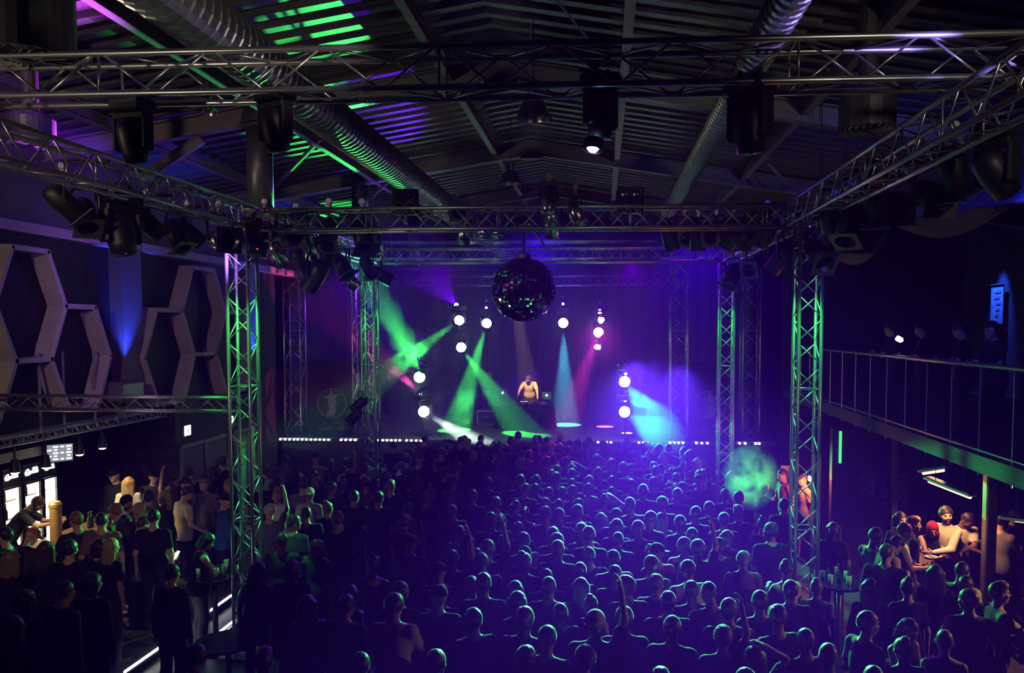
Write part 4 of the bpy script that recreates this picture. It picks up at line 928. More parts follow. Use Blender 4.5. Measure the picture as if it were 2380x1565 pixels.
# hanging canopies above the balcony
def canopy(cs, sag, lab):
    n = 14; vs = []; mb = MB(); a, b, c, d = cs
    for i in range(n+1):
        for j in range(n+1):
            u, v = i/n, j/n; p = a*(1-u)*(1-v)+b*u*(1-v)+c*u*v+d*(1-u)*v
            p = p-D((0, 0, sag*16*u*(1-u)*v*(1-v))); vs.append(p)
    top = [p+D((0, 0, 0.015)) for p in vs]; m = len(vs)
    fs = [(i*(n+1)+j, (i+1)*(n+1)+j, (i+1)*(n+1)+j+1, i*(n+1)+j+1) for i in range(n) for j in range(n)]
    mb.add(vs+top, fs+[tuple(m+k for k in reversed(f)) for f in fs])
    o = mb.build('cloth_canopy', 'canvas', None, True); tag(o, lab, 'canopy', 'cloth canopies over the balcony')
    for k in (a, b, c, d): MB().tube(k, D((k.x, k.y, zr(k.x)-0.02)), 0.006).build('hanging_wire', 'blackmetal', o)
    return o
canopy([P(2030, 520, 10.5), P(2390, 470, 8.5), P(2390, 390, 10.5), P(2100, 470, 13)], 0.45, 'wide sagging cloth canopy with a blue edge over the balcony')
canopy([P(1905, 590, 12.5), P(2045, 590, 11.5), P(2060, 540, 13.5), P(1960, 560, 15)], 0.3, 'smaller grey cloth canopy behind the near tower')
spot(P(2330, 400, 8.0)+D((0, 0, 0.1)), P(2200, 520, 10.0), (0.03, 0.04, 1), 220, 80, 0.8, 0.05, name='canopy_blue')
ob = MB().lathe([(0.04, 0), (0.05, 0.03), (0.045, 0.1), (0.0, 0.13)], 10, P(2083, 785, 14.5), (0.8, -0.4, -0.5)).build('phone_light', 'phone', None, True); tag(ob, 'bright white phone torch shining from the balcony', 'phone')
# wall lamp dots and small green exit light
a = P(1953, 1005, 16.2); ob = MB().bevbox(P(1953, 1040, 15.305), (0.05, 0.03, 0.6), 0.01).build('green_light_strip', lens_mat((0.1, 1, 0.25), 1)); tag(ob, 'upright green light strip on the partition wall', 'light strip')
q = P(1886, 1113, 15.9); t = thing('lamp_post', 'small dazzling orange lamp on a thin post behind the near balcony side tower', 'lamp', (q.x, 15.95, 0))
MB().bevbox(q+D((0, .03, 0)), (0.11, 0.06, 0.11), 0.02).build('lamp_face', lens_mat((1, 0.5, 0.2), 20), t)
MB().tube((q.x, 15.96, 0), (q.x, 15.96, q.z), 0.02).build('pole', 'blackmetal', t)
point(q-D((0.10, 0.12, 0)), (1.0, 0.22, 0.05), 40, 0.05, name='orange_lamp_light')
q = P(1834, 1112, 16.6); t = thing('notice_board', 'pale board lit red on a stand behind the near balcony side tower', 'sign', (q.x, 16.6, 0))
MB().bevbox(q, (0.36, 0.03, 0.5), 0.008, Matrix.Rotation(0.08, 3, 'Y')).build('board', 'paper', t)
MB().tube((q.x, 16.64, 0), (q.x, 16.64, q.z+0.2), 0.018).build('pole', 'blackmetal', t)
# roof colour: green from the roof_beam spots, purple from the added roof_wash spots
# ------------------------------------------------------------------ people: bodies grown as one smooth surface
def smin(a, b, k):
    h = np.maximum(k-np.abs(a-b), 0)/k
    return np.minimum(a, b)-h*h*k*0.25
class Body:
    def __init__(s): s.p = []
    def cone(s, a, b, r1, r2=None, k=0.03): s.p.append(('c', np.array(a, float), np.array(b, float), r1, r1 if r2 is None else r2, k)); return s
    def ell(s, Mx, c, r, k=0.03): s.p.append(('e', Mx, np.array(c, float), np.array(r, float), k)); return s   # Mx: 4x4 local->body
    def mesh(s, vox, cuts=(), noise=0.0):
        lo = np.full(3, 9.); hi = np.full(3, -9.); bb = []
        for q in s.p:
            if q[0] == 'c':
                r = max(q[3], q[4]); l = np.minimum(q[1], q[2])-r; h = np.maximum(q[1], q[2])+r
            else:
                c = (q[1] @ np.append(q[2], 1))[:3]; r = max(q[3]); l = c-r; h = c+r
            bb.append((l, h)); lo = np.minimum(lo, l); hi = np.maximum(hi, h)
        lo = lo-vox*3; n = np.ceil((hi+vox*3-lo)/vox).astype(int)+1
        Dg = np.full(n, 1.0, np.float32); ax = [lo[i]+vox*np.arange(n[i]) for i in range(3)]
        for q, (l, h) in zip(s.p, bb):
            k = q[-1]; pad = k+2*vox
            i0 = np.maximum(((l-pad-lo)/vox).astype(int), 0); i1 = np.minimum(((h+pad-lo)/vox).astype(int)+2, n)
            sl = tuple(slice(i0[i], i1[i]) for i in range(3))
            X = ax[0][sl[0]][:, None, None]; Y = ax[1][sl[1]][None, :, None]; Z = ax[2][sl[2]][None, None, :]
            if q[0] == 'c':
                a, b = q[1], q[2]; ba = b-a; L2 = max(1e-9, ba @ ba)
                t = np.clip(((X-a[0])*ba[0]+(Y-a[1])*ba[1]+(Z-a[2])*ba[2])/L2, 0, 1)
                d = np.sqrt((X-a[0]-t*ba[0])**2+(Y-a[1]-t*ba[1])**2+(Z-a[2]-t*ba[2])**2)-(q[3]+(q[4]-q[3])*t)
            else:
                Mi = np.linalg.inv(q[1]); c = q[2]; r = q[3]
                u = [Mi[i, 0]*X+Mi[i, 1]*Y+Mi[i, 2]*Z+Mi[i, 3]-c[i] for i in range(3)]
                k0 = np.sqrt(sum((u[i]/r[i])**2 for i in range(3))); k1 = np.sqrt(sum((u[i]/r[i]**2)**2 for i in range(3)))+1e-6
                d = k0*(k0-1)/k1
            Dg[sl] = smin(Dg[sl], d.astype(np.float32), k)
        if noise:
            X = ax[0][:, None, None]; Y = ax[1][None, :, None]; Z = ax[2][None, None, :]
            Dg += noise*(np.sin(X*190+3*np.sin(Z*70))*np.sin(Y*170+2*np.sin(X*80))*np.sin(Z*150))
        for f in cuts:
            X = ax[0][:, None, None]; Y = ax[1][None, :, None]; Z = ax[2][None, None, :]
            Dg = np.maximum(Dg, f(X, Y, Z).astype(np.float32)+np.zeros_like(Dg))
        return nets(Dg, lo, vox)
def nets(Dg, lo, vox):
    ins = Dg < 0; sh = np.array(Dg.shape)-1
    cor = [(i, j, k) for i in (0, 1) for j in (0, 1) for k in (0, 1)]
    cnt = sum(ins[c[0]:c[0]+sh[0], c[1]:c[1]+sh[1], c[2]:c[2]+sh[2]].astype(np.int8) for c in cor)
    cell = np.argwhere((cnt > 0) & (cnt < 8))
    if len(cell) == 0: return np.zeros((0, 3)), np.zeros((0, 4), int)
    idx = -np.ones(sh, int); idx[tuple(cell.T)] = np.arange(len(cell))
    val = np.stack([Dg[cell[:, 0]+c[0], cell[:, 1]+c[1], cell[:, 2]+c[2]] for c in cor], 1)
    acc = np.zeros((len(cell), 3)); w = np.zeros(len(cell)); ca = np.array(cor, float)
    for a in range(8):
        for b in range(a+1, 8):
            if np.abs(ca[a]-ca[b]).sum() == 1:
                m = (val[:, a] < 0) != (val[:, b] < 0); t = val[m, a]/(val[m, a]-val[m, b])
                acc[m] += ca[a]+(ca[b]-ca[a])*t[:, None]; w[m] += 1
    V = lo+vox*(cell+acc/w[:, None])
    Q = []
    for axd in range(3):
        o1, o2 = [(1, 2), (2, 0), (0, 1)][axd]
        s0 = [slice(None)]*3; s1 = [slice(None)]*3; s0[axd] = slice(0, -1); s1[axd] = slice(1, None)
        A = ins[tuple(s0)]; B = ins[tuple(s1)]; e = np.argwhere(A != B)
        e = e[(e[:, o1] > 0) & (e[:, o2] > 0) & (e[:, o1] < sh[o1]) & (e[:, o2] < sh[o2])]
        fl = A[tuple(e.T)]
        def cid(d1, d2):
            c = e.copy(); c[:, o1] -= d1; c[:, o2] -= d2; return idx[tuple(c.T)]
        q = np.stack([cid(1, 1), cid(0, 1), cid(0, 0), cid(1, 0)], 1); q[~fl] = q[~fl][:, ::-1]
        Q.append(q)
    return V, np.concatenate(Q)
def to_mesh(name, V, Fq, mats=(None,), mi=None):
    m = bpy.data.meshes.new(name); m.vertices.add(len(V)); m.vertices.foreach_set('co', np.asarray(V, np.float32).ravel())
    m.loops.add(len(Fq)*4); m.loops.foreach_set('vertex_index', np.asarray(Fq, np.int32).ravel())
    m.polygons.add(len(Fq)); m.polygons.foreach_set('loop_start', np.arange(0, len(Fq)*4, 4, dtype=np.int32))
    m.polygons.foreach_set('loop_total', np.full(len(Fq), 4, np.int32)); m.polygons.foreach_set('use_smooth', np.ones(len(Fq), bool))
    for q in mats: m.materials.append(q)
    if mi is not None: m.polygons.foreach_set('material_index', np.asarray(mi, np.int32))
    m.update(calc_edges=True); m.validate(); return m
def cat(parts):
    V = []; Fq = []; o = 0
    for v, f in parts: V.append(v); Fq.append(f+o); o += len(v)
    return np.concatenate(V), np.concatenate(Fq)
def RX(a): c, s = math.cos(a), math.sin(a); return np.array([[1, 0, 0, 0], [0, c, -s, 0], [0, s, c, 0], [0, 0, 0, 1.]])
def RY(a): c, s = math.cos(a), math.sin(a); return np.array([[c, 0, s, 0], [0, 1, 0, 0], [-s, 0, c, 0], [0, 0, 0, 1.]])
def RZm(a): c, s = math.cos(a), math.sin(a); return np.array([[c, -s, 0, 0], [s, c, 0, 0], [0, 0, 1, 0], [0, 0, 0, 1.]])
def TR4(x, y, z): m = np.eye(4); m[:3, 3] = (x, y, z); return m
def ap(Mx, p): return (Mx @ np.append(np.array(p, float), 1))[:3]
def nrmz(v): return v/(np.linalg.norm(v)+1e-9)
def ik(S, T, l1, l2, pole):
    d = T-S; L = np.linalg.norm(d); L2 = min(L, (l1+l2)*0.995); u = d/L; T = S+u*L2
    a = (l1*l1-l2*l2+L2*L2)/(2*L2); h = math.sqrt(max(0, l1*l1-a*a)); pole = np.array(pole, float); pp = pole-u*(pole @ u); return S+u*a+nrmz(pp)*h, T
def person_meshes(lean=0.05, turn=0.0, hy=0.0, hp=0.0, hr=0.0, lh=None, rh=None, lpole=(-.5, -.6, -.5), rpole=(.5, -.6, -.5), lcurl=0.5, rcurl=0.5,
                  female=False, sleeve='short', vox=0.011, bare=False, wide=1.0, hands=True, step=0.0, skirt=False, shorts=False):
    """facing +Y, feet at the origin, 1.76 m tall. Hand targets are in body coordinates."""
    sw = (0.158 if female else 0.176)*wide
    P0 = TR4(0, -0.12*math.sin(lean), 0.95) @ RZm(turn*0.4) @ RX(-lean)
    T = P0 @ RZm(turn*0.6)
    B = Body(); S = Body(); Tr = Body(); Sh = Body()
    cw = 0.145 if female else 0.160
    # torso
    B.ell(P0, (0, 0, 0.0), (0.158 if female else 0.15, 0.108, 0.13)).ell(T, (0, 0.008, 0.15), (0.122 if female else 0.135, 0.095, 0.17), 0.06).ell(T, (0, 0.0, 0.33), (cw, 0.105, 0.18), 0.06)
    if female:
        for sx in (-1, 1): B.ell(T, (sx*0.062, 0.085, 0.33), (0.055, 0.05, 0.055), 0.03)
    nk = ap(T, (0, -0.012, 0.50)); B.cone(ap(T, (0, -0.015, 0.45)), ap(T, (0, 0.008, 0.60)), 0.062 if not female else 0.052, 0.052 if not female else 0.044, 0.03)
    Hd = T @ TR4(0, 0.0, 0.555) @ RZm(hy) @ RX(-hp) @ RY(hr) @ TR4(0, 0.018, 0.125)
    # head
    B.ell(Hd, (0, -0.012, 0.02), (0.075, 0.096, 0.10), 0.02).ell(Hd, (0, 0.028, -0.045), (0.056, 0.062, 0.068), 0.03).ell(Hd, (0, 0.062, -0.09), (0.024, 0.024, 0.022), 0.025)
    hp_ = lambda x, y, z: ap(Hd, (x, y, z))
    B.cone(hp_(0, 0.083, 0.015), hp_(0, 0.104, -0.022), 0.009, 0.014, 0.012).cone(hp_(-0.034, 0.074, 0.028), hp_(0.034, 0.074, 0.028), 0.011, None, 0.012)
    B.cone(hp_(-0.018, 0.083, -0.056), hp_(0.018, 0.083, -0.056), 0.010, None, 0.012)
    for sx in (-1, 1):
        B.ell(Hd, (sx*0.077, -0.008, -0.005), (0.011, 0.02, 0.031), 0.008); B.ell(Hd, (sx*0.04, 0.055, -0.022), (0.026, 0.026, 0.022), 0.02)
    out = {}
    arms = []
    for sx, tg, pole, cu in ((-1, lh, lpole, lcurl), (1, rh, rpole, rcurl)):
        Sd = ap(T, (sx*sw, 0, 0.447)); l1, l2 = 0.285, 0.255
        if tg is None: tg = ap(T, (sx*(sw+0.075), 0.03, -0.08)); 
        tg = np.array(tg, float); E, Wr = ik(Sd, tg, l1, l2, pole)
        ra = 0.047 if not female else 0.04
        B.cone(ap(T, (sx*0.05, -0.01, 0.475)), Sd, 0.055, 0.056 if not female else 0.047, 0.05)
        B.cone(Sd, E, ra+0.008, ra-0.007, 0.03).cone(E, Wr, ra-0.006, 0.026, 0.02)
        hd = nrmz(Wr-E)
        B.cone(Wr, Wr+hd*0.03, 0.026, 0.024, 0.015)
        arms.append((sx, Sd, E, Wr, hd, cu, ra))
        sl = {'short': 0.62, 'long': 2.0, 'none': 0.0}[sleeve]
        S.cone(ap(T, (sx*0.055, -0.01, 0.468)), Sd, 0.062, 0.062 if not female else 0.052, 0.04)
        if sl > 0: S.cone(Sd, Sd+(E-Sd)*min(1, sl), ra+0.018, ra+0.015, 0.03)
        if sl > 1: S.cone(E, Wr, ra+0.012, 0.036, 0.02)
    # hands: palm, four fingers of different length and a thumb from the side of the palm
    Hn = []
    for sx, Sd, E, Wr, hd, cu, ra in arms:
        side = np.array([0, 1.0, 0]) if abs(hd[1]) < 0.8 else np.array([0, 0, 1.0])   # thumb side
        side = nrmz(side-hd*(side @ hd)); pn = np.cross(side, hd)*(1 if sx > 0 else -1)  # palm normal, inwards
        pn = nrmz(pn)
        if pn @ np.array([-sx, 0, -0.3]) < 0: pn = -pn
        h = Body(); base = Wr+hd*0.012
        for i, off in enumerate((0.030, 0.010, -0.010, -0.029)):
            k0 = base+hd*(0.085-0.004*abs(i-1))+side*off; h.cone(base+side*off*0.55, k0, 0.0155, 0.0125, 0.012)
            L = (0.068, 0.076, 0.071, 0.056)[i]; p = k0; ang = 0.0
            for sgm in range(3):
                ang += cu*(0.75 if sgm else 0.5)+0.06*i; dr = hd*math.cos(ang)+pn*math.sin(ang); q = p+dr*L*(0.45, 0.32, 0.25)[sgm]
                h.cone(p, q, 0.0105-0.001*sgm, 0.0095-0.001*sgm, 0.004); p = q
        t0 = base+hd*0.018+side*0.022; t1 = t0+nrmz(hd*0.6+side*0.75+pn*0.3)*0.045; t2 = t1+nrmz(hd*0.9+side*0.25+pn*(0.3+cu*0.4))*0.04
        h.cone(t0, t1, 0.0145, 0.012, 0.01).cone(t1, t2, 0.0115, 0.009, 0.006)
        h.cone(Wr-hd*0.03, Wr+hd*0.02, 0.026, 0.021, 0.015)
        if hands: Hn.append(h.mesh(0.0065))
        else: B.p += h.p[:-1]
    # legs
    for sx in (-1, 1):
        hip = ap(P0, (sx*0.088, 0.0, -0.03)); ky = 0.03+step*sx; fy = step*sx*1.2
        kn = np.array([sx*0.098, ky, 0.50]); an = np.array([sx*0.105, fy-0.01, 0.085])
        B.cone(hip, kn, 0.083, 0.053, 0.04).cone(kn, an, 0.052, 0.036, 0.02).ell(TR4(*(kn*0.62+an*0.38+np.array([0, -0.02, 0]))), (0, 0, 0), (0.05, 0.052, 0.11), 0.03)
        B.cone(an+np.array([0, -0.02, -0.045]), an+np.array([sx*0.02, 0.14, -0.055]), 0.034, 0.026, 0.02)
        kb = kn if shorts else an
        Tr.cone(hip, kn, 0.098, 0.068, 0.05)
        if not shorts: Tr.cone(kn, an+np.array([0, 0, 0.0]), 0.070, 0.058, 0.02).ell(TR4(*(kn*0.62+an*0.38+np.array([0, -0.02, 0]))), (0, 0, 0), (0.064, 0.066, 0.13), 0.03)
        Sh.cone(an+np.array([0, -0.035, -0.045]), an+np.array([sx*0.025, 0.16, -0.05]), 0.046, 0.038, 0.02).cone(an+np.array([0, -0.02, 0.0]), an+np.array([0, -0.01, -0.03]), 0.045, 0.048, 0.02)
    Tr.ell(P0, (0, 0, 0.0), (0.165, 0.12, 0.13), 0.05).ell(P0, (0, 0.005, 0.09), (0.145, 0.106, 0.1), 0.05)
    S.ell(T, (0, 0.005, 0.33), (cw+0.018, 0.122, 0.19), 0.06).ell(T, (0, 0.012, 0.14), (0.145 if female else 0.158, 0.115, 0.2), 0.08).ell(P0, (0, 0, -0.01), (0.202, 0.152, 0.23), 0.06)
    if female:
        for sx in (-1, 1): S.ell(T, (sx*0.062, 0.092, 0.33), (0.06, 0.055, 0.058), 0.03)
    Ti = np.linalg.inv(T); Pi = np.linalg.inv(P0)
    hem = lambda X, Y, Z: -(Pi[2, 0]*X+Pi[2, 1]*Y+Pi[2, 2]*Z+Pi[2, 3])-0.10
    # the hem only trims the torso: sleeves reaching lower keep their length
    def hemcut(X, Y, Z):
        x = np.abs(Pi[0, 0]*X+Pi[0, 1]*Y+Pi[0, 2]*Z+Pi[0, 3]); y = np.abs(Pi[1, 0]*X+Pi[1, 1]*Y+Pi[1, 2]*Z+Pi[1, 3])
        far = np.maximum(x-0.215, y-0.17)
        return np.where(far > 0, -0.02, hem(X, Y, Z))
    waist = lambda X, Y, Z: (Pi[2, 0]*X+Pi[2, 1]*Y+Pi[2, 2]*Z+Pi[2, 3])-0.02
    bv, bf = cat([B.mesh(vox)]+Hn)
    parts = [(bv, bf)]; mi = [np.zeros(len(bf), int)]
    def blob(c, r, m_, rot=0.0):
        n, k = 10, 6; v = []
        for i in range(k+1):
            ph = PI*i/k; q = max(0.02, math.sin(ph))
            for j in range(n):
                th = 2*PI*j/n; x, z = r[0]*q*math.cos(th), r[2]*q*math.sin(th); y = -r[1]*math.cos(ph)
                v.append(ap(Hd, (c[0]+x*math.cos(rot)-z*math.sin(rot), c[1]+y, c[2]+x*math.sin(rot)+z*math.cos(rot))))
        f = [(i*n+j, i*n+(j+1) % n, (i+1)*n+(j+1) % n, (i+1)*n+j) for i in range(k) for j in range(n)]
        parts.append((np.array(v), np.array(f))); mi.append(np.full(len(f), m_))
    for sx in (-1, 1):
        blob((sx*0.031, 0.0835, 0.008), (0.0125, 0.006, 0.006), 1)
        blob((sx*0.033, 0.087, 0.028), (0.020, 0.006, 0.0042), 2, -sx*0.12)
    blob((0, 0.0945, -0.056), (0.021, 0.006, 0.0065), 3)
    bv, bf = cat(parts); mi = np.concatenate(mi)
    out['body'] = (bv, bf, mi)
    out['shirt'] = S.mesh(vox, [hemcut]) if not bare else None
    out['trousers'] = Tr.mesh(vox*1.15, [waist])
    out['shoe'] = Sh.mesh(vox*1.15)
    out['head'] = Hd; out['crown'] = ap(Hd, (0, -0.01, 0.13)); out['arms'] = arms; out['T'] = T
    return out
# ---- hair, caps and beards in head coordinates
HAIR = {}
def hair_mesh(style):
    if style in HAIR: return HAIR[style]
    I4 = np.eye(4); h = Body(); cuts = []; nz = 0.0045; vox = 0.009
    line = lambda k0, kk: (lambda X, Y, Z: -(Z-kk*Y-k0))
    if style == 'short': h.ell(I4, (0, -0.014, 0.024), (0.086, 0.106, 0.108)); cuts = [line(-0.004, 0.72)]
    elif style == 'crop': h.ell(I4, (0, -0.013, 0.022), (0.080, 0.101, 0.105)); cuts = [line(0.0, 0.74)]; nz = 0.0012
    elif style == 'quiff': h.ell(I4, (0, -0.014, 0.022), (0.082, 0.104, 0.106)).ell(I4, (0, 0.03, 0.095), (0.065, 0.06, 0.04), 0.03); cuts = [line(0.0, 0.74)]
    elif style == 'curly':
        h.ell(I4, (0, -0.016, 0.03), (0.096, 0.112, 0.11)); cuts = [line(-0.004, 0.66)]; nz = 0.009
    elif style == 'fringe': h.ell(I4, (0, -0.01, 0.028), (0.092, 0.112, 0.112)); cuts = [line(-0.012, 0.42)]; nz = 0.005
    elif style in ('long', 'longwavy'):
        h.ell(I4, (0, -0.016, 0.022), (0.090, 0.106, 0.110)); nz = 0.003 if style == 'long' else 0.006
        for x in (-0.07, -0.035, 0, 0.035, 0.07): h.cone((x, -0.06+0.25*abs(x), 0.02), (x*1.25, -0.085+0.2*abs(x), -0.30), 0.045, 0.03, 0.03)
        for x in (-0.078, 0.078): h.cone((x, 0.0, 0.02), (x*1.15, 0.02, -0.26), 0.028, 0.02, 0.03)
        cuts = [lambda X, Y, Z: np.minimum(Y-0.012-np.maximum(Z-0.055, 0)*4, 0.052-Z)]
    elif style == 'bob':
        h.ell(I4, (0, -0.016, 0.02), (0.095, 0.108, 0.112)); 
        for x in (-0.07, -0.035, 0, 0.035, 0.07): h.cone((x, -0.06, 0.02), (x*1.1, -0.07, -0.11), 0.04, 0.03, 0.03)
        cuts = [lambda X, Y, Z: np.minimum(Y-0.015-np.maximum(Z-0.055, 0)*4, 0.05-Z)]
    elif style == 'ponytail':
        h.ell(I4, (0, -0.014, 0.022), (0.082, 0.103, 0.105)).cone((0, -0.10, 0.06), (0, -0.16, 0.03), 0.026, 0.032, 0.02).cone((0, -0.16, 0.03), (0, -0.15, -0.18), 0.032, 0.015, 0.02); cuts = [lambda X, Y, Z: np.where(Y < -0.105, -1, -(Z-0.66*Y+0.004))]
    elif style == 'bun': h.ell(I4, (0, -0.014, 0.022), (0.083, 0.103, 0.106)).ell(I4, (0, -0.07, 0.125), (0.045, 0.045, 0.038), 0.01); cuts = [line(-0.004, 0.70)]
    elif style == 'beard':
        h.ell(I4, (0, 0.034, -0.052), (0.061, 0.064, 0.062)); cuts = [lambda X, Y, Z: Z+0.03+np.where(np.abs(X) > 0.045, -0.02, 0)*1.0, lambda X, Y, Z: -(Y-0.0)]; nz = 0.002
    elif style == 'cap':
        h.ell(I4, (0, -0.012, 0.035), (0.088, 0.106, 0.098)).cone((-0.04, 0.085, 0.045), (0.04, 0.085, 0.045), 0.012, None, 0.01).cone((-0.03, 0.135, 0.035), (0.03, 0.135, 0.035), 0.008, None, 0.03)
        h.ell(I4, (0, 0.105, 0.04), (0.075, 0.065, 0.008), 0.01); cuts = [lambda X, Y, Z: -(Z-0.028+np.where(Y > 0.09, 0.01, 0))]; nz = 0
    elif style == 'capback':
        h.ell(I4, (0, -0.012, 0.035), (0.088, 0.106, 0.098)).ell(I4, (0, -0.125, 0.03), (0.072, 0.06, 0.009), 0.01); cuts = [lambda X, Y, Z: -(Z-0.022)]; nz = 0
    elif style == 'scarf':
        h.ell(I4, (0, -0.016, 0.02), (0.094, 0.112, 0.116)).cone((0, -0.05, -0.03), (0, -0.06, -0.15), 0.085, 0.1, 0.05).cone((-.06, 0.02, -0.1), (.06, 0.02, -0.1), 0.045, None, 0.05)
        cuts = [lambda X, Y, Z: -np.maximum((X/0.062)**2+((Z+0.015)/0.085)**2-1, -(Y-0.02))*0.05]; nz = 0.001
    elif style == 'headphones':
        for i in range(12):
            a0, a1 = PI*i/12, PI*(i+1)/12; h.cone((0.092*math.cos(a0), -0.01, 0.02+0.108*math.sin(a0)), (0.092*math.cos(a1), -0.01, 0.02+0.108*math.sin(a1)), 0.009, None, 0.01)
        for sx in (-1, 1): h.ell(I4, (sx*0.092, -0.008, -0.003), (0.022, 0.036, 0.04), 0.01)
        nz = 0
    V, Fq = h.mesh(vox, cuts, nz); HAIR[style] = to_mesh('hair_'+style, V, Fq); return HAIR[style]
SKIN = [mk('skin_light', (0.58, 0.36, 0.27), 0.5, 0, 0.05, 20), mk('skin_medium', (0.45, 0.26, 0.18), 0.5, 0, 0.05, 20), mk('skin_dark', (0.14, 0.07, 0.045), 0.45, 0, 0.05, 20)]
HAIRM = dict(black=mk('hair_black', (0.022, 0.016, 0.013), 0.42, 0, 0.25, 60, 0.7), brown=mk('hair_brown', (0.055, 0.03, 0.018), 0.42, 0, 0.25, 60, 0.7), ginger=mk('hair_ginger', (0.28, 0.10, 0.03), 0.42, 0, 0.25, 60, 0.7), blond=mk('hair_blond', (0.38, 0.26, 0.11), 0.42, 0, 0.25, 60, 0.7), fair=mk('hair_fair', (0.20, 0.13, 0.06), 0.42, 0, 0.25, 60, 0.7))
for q in HAIRM.values():
    b_ = q.node_tree.nodes['Principled BSDF']; b_.inputs['Sheen Weight'].default_value = 1.0; b_.inputs['Sheen Roughness'].default_value = 0.17; b_.inputs['Specular IOR Level'].default_value = 0.35
CLOTH = dict(black=(0.014, 0.014, 0.016), charcoal=(0.035, 0.035, 0.04), navy=(0.015, 0.02, 0.05), grey=(0.16, 0.16, 0.17), white=(0.68, 0.67, 0.64), cream=(0.60, 0.50, 0.36), red=(0.25, 0.01, 0.02), blue=(0.03, 0.10, 0.36), green=(0.20, 0.50, 0.24), olive=(0.09, 0.09, 0.05), mauve=(0.22, 0.10, 0.14), orange=(0.5, 0.15, 0.05), sand=(0.62, 0.45, 0.22), yellow=(0.72, 0.46, 0.10), striped=(0.5, 0.36, 0.2), denim=(0.03, 0.045, 0.09))
CM = {k: mk('cloth_'+k, v, 0.85, 0, 0.12, 9, 0.25) for k, v in CLOTH.items()}
for q in CM.values():
    b_ = q.node_tree.nodes['Principled BSDF']; b_.inputs['Specular IOR Level'].default_value = 0.1
EYE = mk('eye_dark', (0.02, 0.015, 0.012), 0.2, 0, 0); LIP = mk('lip_rose', (0.34, 0.12, 0.10), 0.5, 0, 0)
PROTO = {}
def proto(key, **kw):
    if key not in PROTO:
        d = person_meshes(**kw)
        bv, bf, mi = d['body']; m = {'body': to_mesh('person_body', bv, bf, (None, None, None, None), mi)}
        for k in ('shirt', 'trousers', 'shoe'):
            if d[k] is not None: m[k] = to_mesh(k, *d[k])
        m['head'] = d['head']; m['crown'] = d['crown']; m['arms'] = d['arms']; PROTO[key] = m
    return PROTO[key]
def person(pr, loc, rot, height, label, skin=0, hair='short', hairc='black', top='black', legs='black', group=None, extra=(), shoes='black', cat='person'):
    m = PROTO[pr] if isinstance(pr, str) else pr
    o = bpy.data.objects.new('person', m['body']); COL.objects.link(o)
    for i, q in enumerate((SKIN[skin], EYE, HAIRM[hairc], LIP)):
        o.material_slots[i].link = 'OBJECT'; o.material_slots[i].material = q
    o.location = loc; o.rotation_euler = (0, 0, rot); o.scale = (height/1.77,)*3
    tag(o, label, cat, group)
    Hm = Matrix([list(r) for r in m['head']])
    if hair: mobj('hair', hair_mesh(hair), HAIRM[hairc] if hair not in ('cap', 'capback', 'scarf') else CM[hairc] , o, Hm) if hair not in ('cap', 'capback', 'scarf') else None
    for st, mt in extra: mobj({'cap': 'cap', 'capback': 'cap', 'scarf': 'headscarf', 'beard': 'beard', 'headphones': 'headphones'}.get(st, 'hair'), hair_mesh(st), CM[mt] if mt in CM else (HAIRM[mt] if mt in HAIRM else M[mt]), o, Hm)
    if 'shirt' in m: mobj('shirt', m['shirt'], CM[top], o)
    mobj('trousers', m['trousers'], CM[legs], o); mobj('shoe', m['shoe'], CM[shoes], o)
    return o
def place_px(m, px, py, rot, height, floor=0.0, y=None):
    """feet location that puts the crown of the head on the pixel"""
    s = height/1.77; c = np.array(m['crown'])*s; cr, sr = math.cos(rot), math.sin(rot)
    off = D((c[0]*cr-c[1]*sr, c[0]*sr+c[1]*cr, c[2]))
    q = PZ(px, py, floor+c[2]) if y is None else P(px, py, y)
    return D((q.x-off.x, q.y-off.y, floor))
# ------------------------------------------------------------------ the crowd on the dance floor
CK = dict(
 c0=dict(), c1=dict(lh=(-.08, .34, 1.18), rh=(.10, .36, 1.22)), c2=dict(rh=(.22, .22, 1.88), rpole=(.8, .2, -.3), hy=-.2), c3=dict(hy=.7, hr=.08), c4=dict(hy=-.7, lh=(-.12, .3, 1.05)),
 c5=dict(female=True), c6=dict(female=True, rh=(.14, .1, 1.72), rpole=(.8, .1, -.2), hy=.3), c7=dict(lean=.15, hp=.35, lh=(-.05, .32, 1.1), rh=(.06, .32, 1.1)), c8=dict(sleeve='long', wide=1.06, hp=-.05),
 c9=dict(female=True, hy=-.5, lh=(-.1, .3, 1.3), rh=(.12, .3, 1.25)), c10=dict(wide=1.1, lh=(-.05, .26, 1.05), rh=(.05, .26, 1.05), hp=.1), c11=dict(female=True, sleeve='none', lean=.08, hp=.15))
for k, v in CK.items(): proto(k, vox=0.0125, **v)
MALE = ['c0', 'c1', 'c3', 'c4', 'c7', 'c8', 'c10', 'c0', 'c1']; FEM = ['c5', 'c9', 'c11', 'c5', 'c9', 'c11', 'c6']
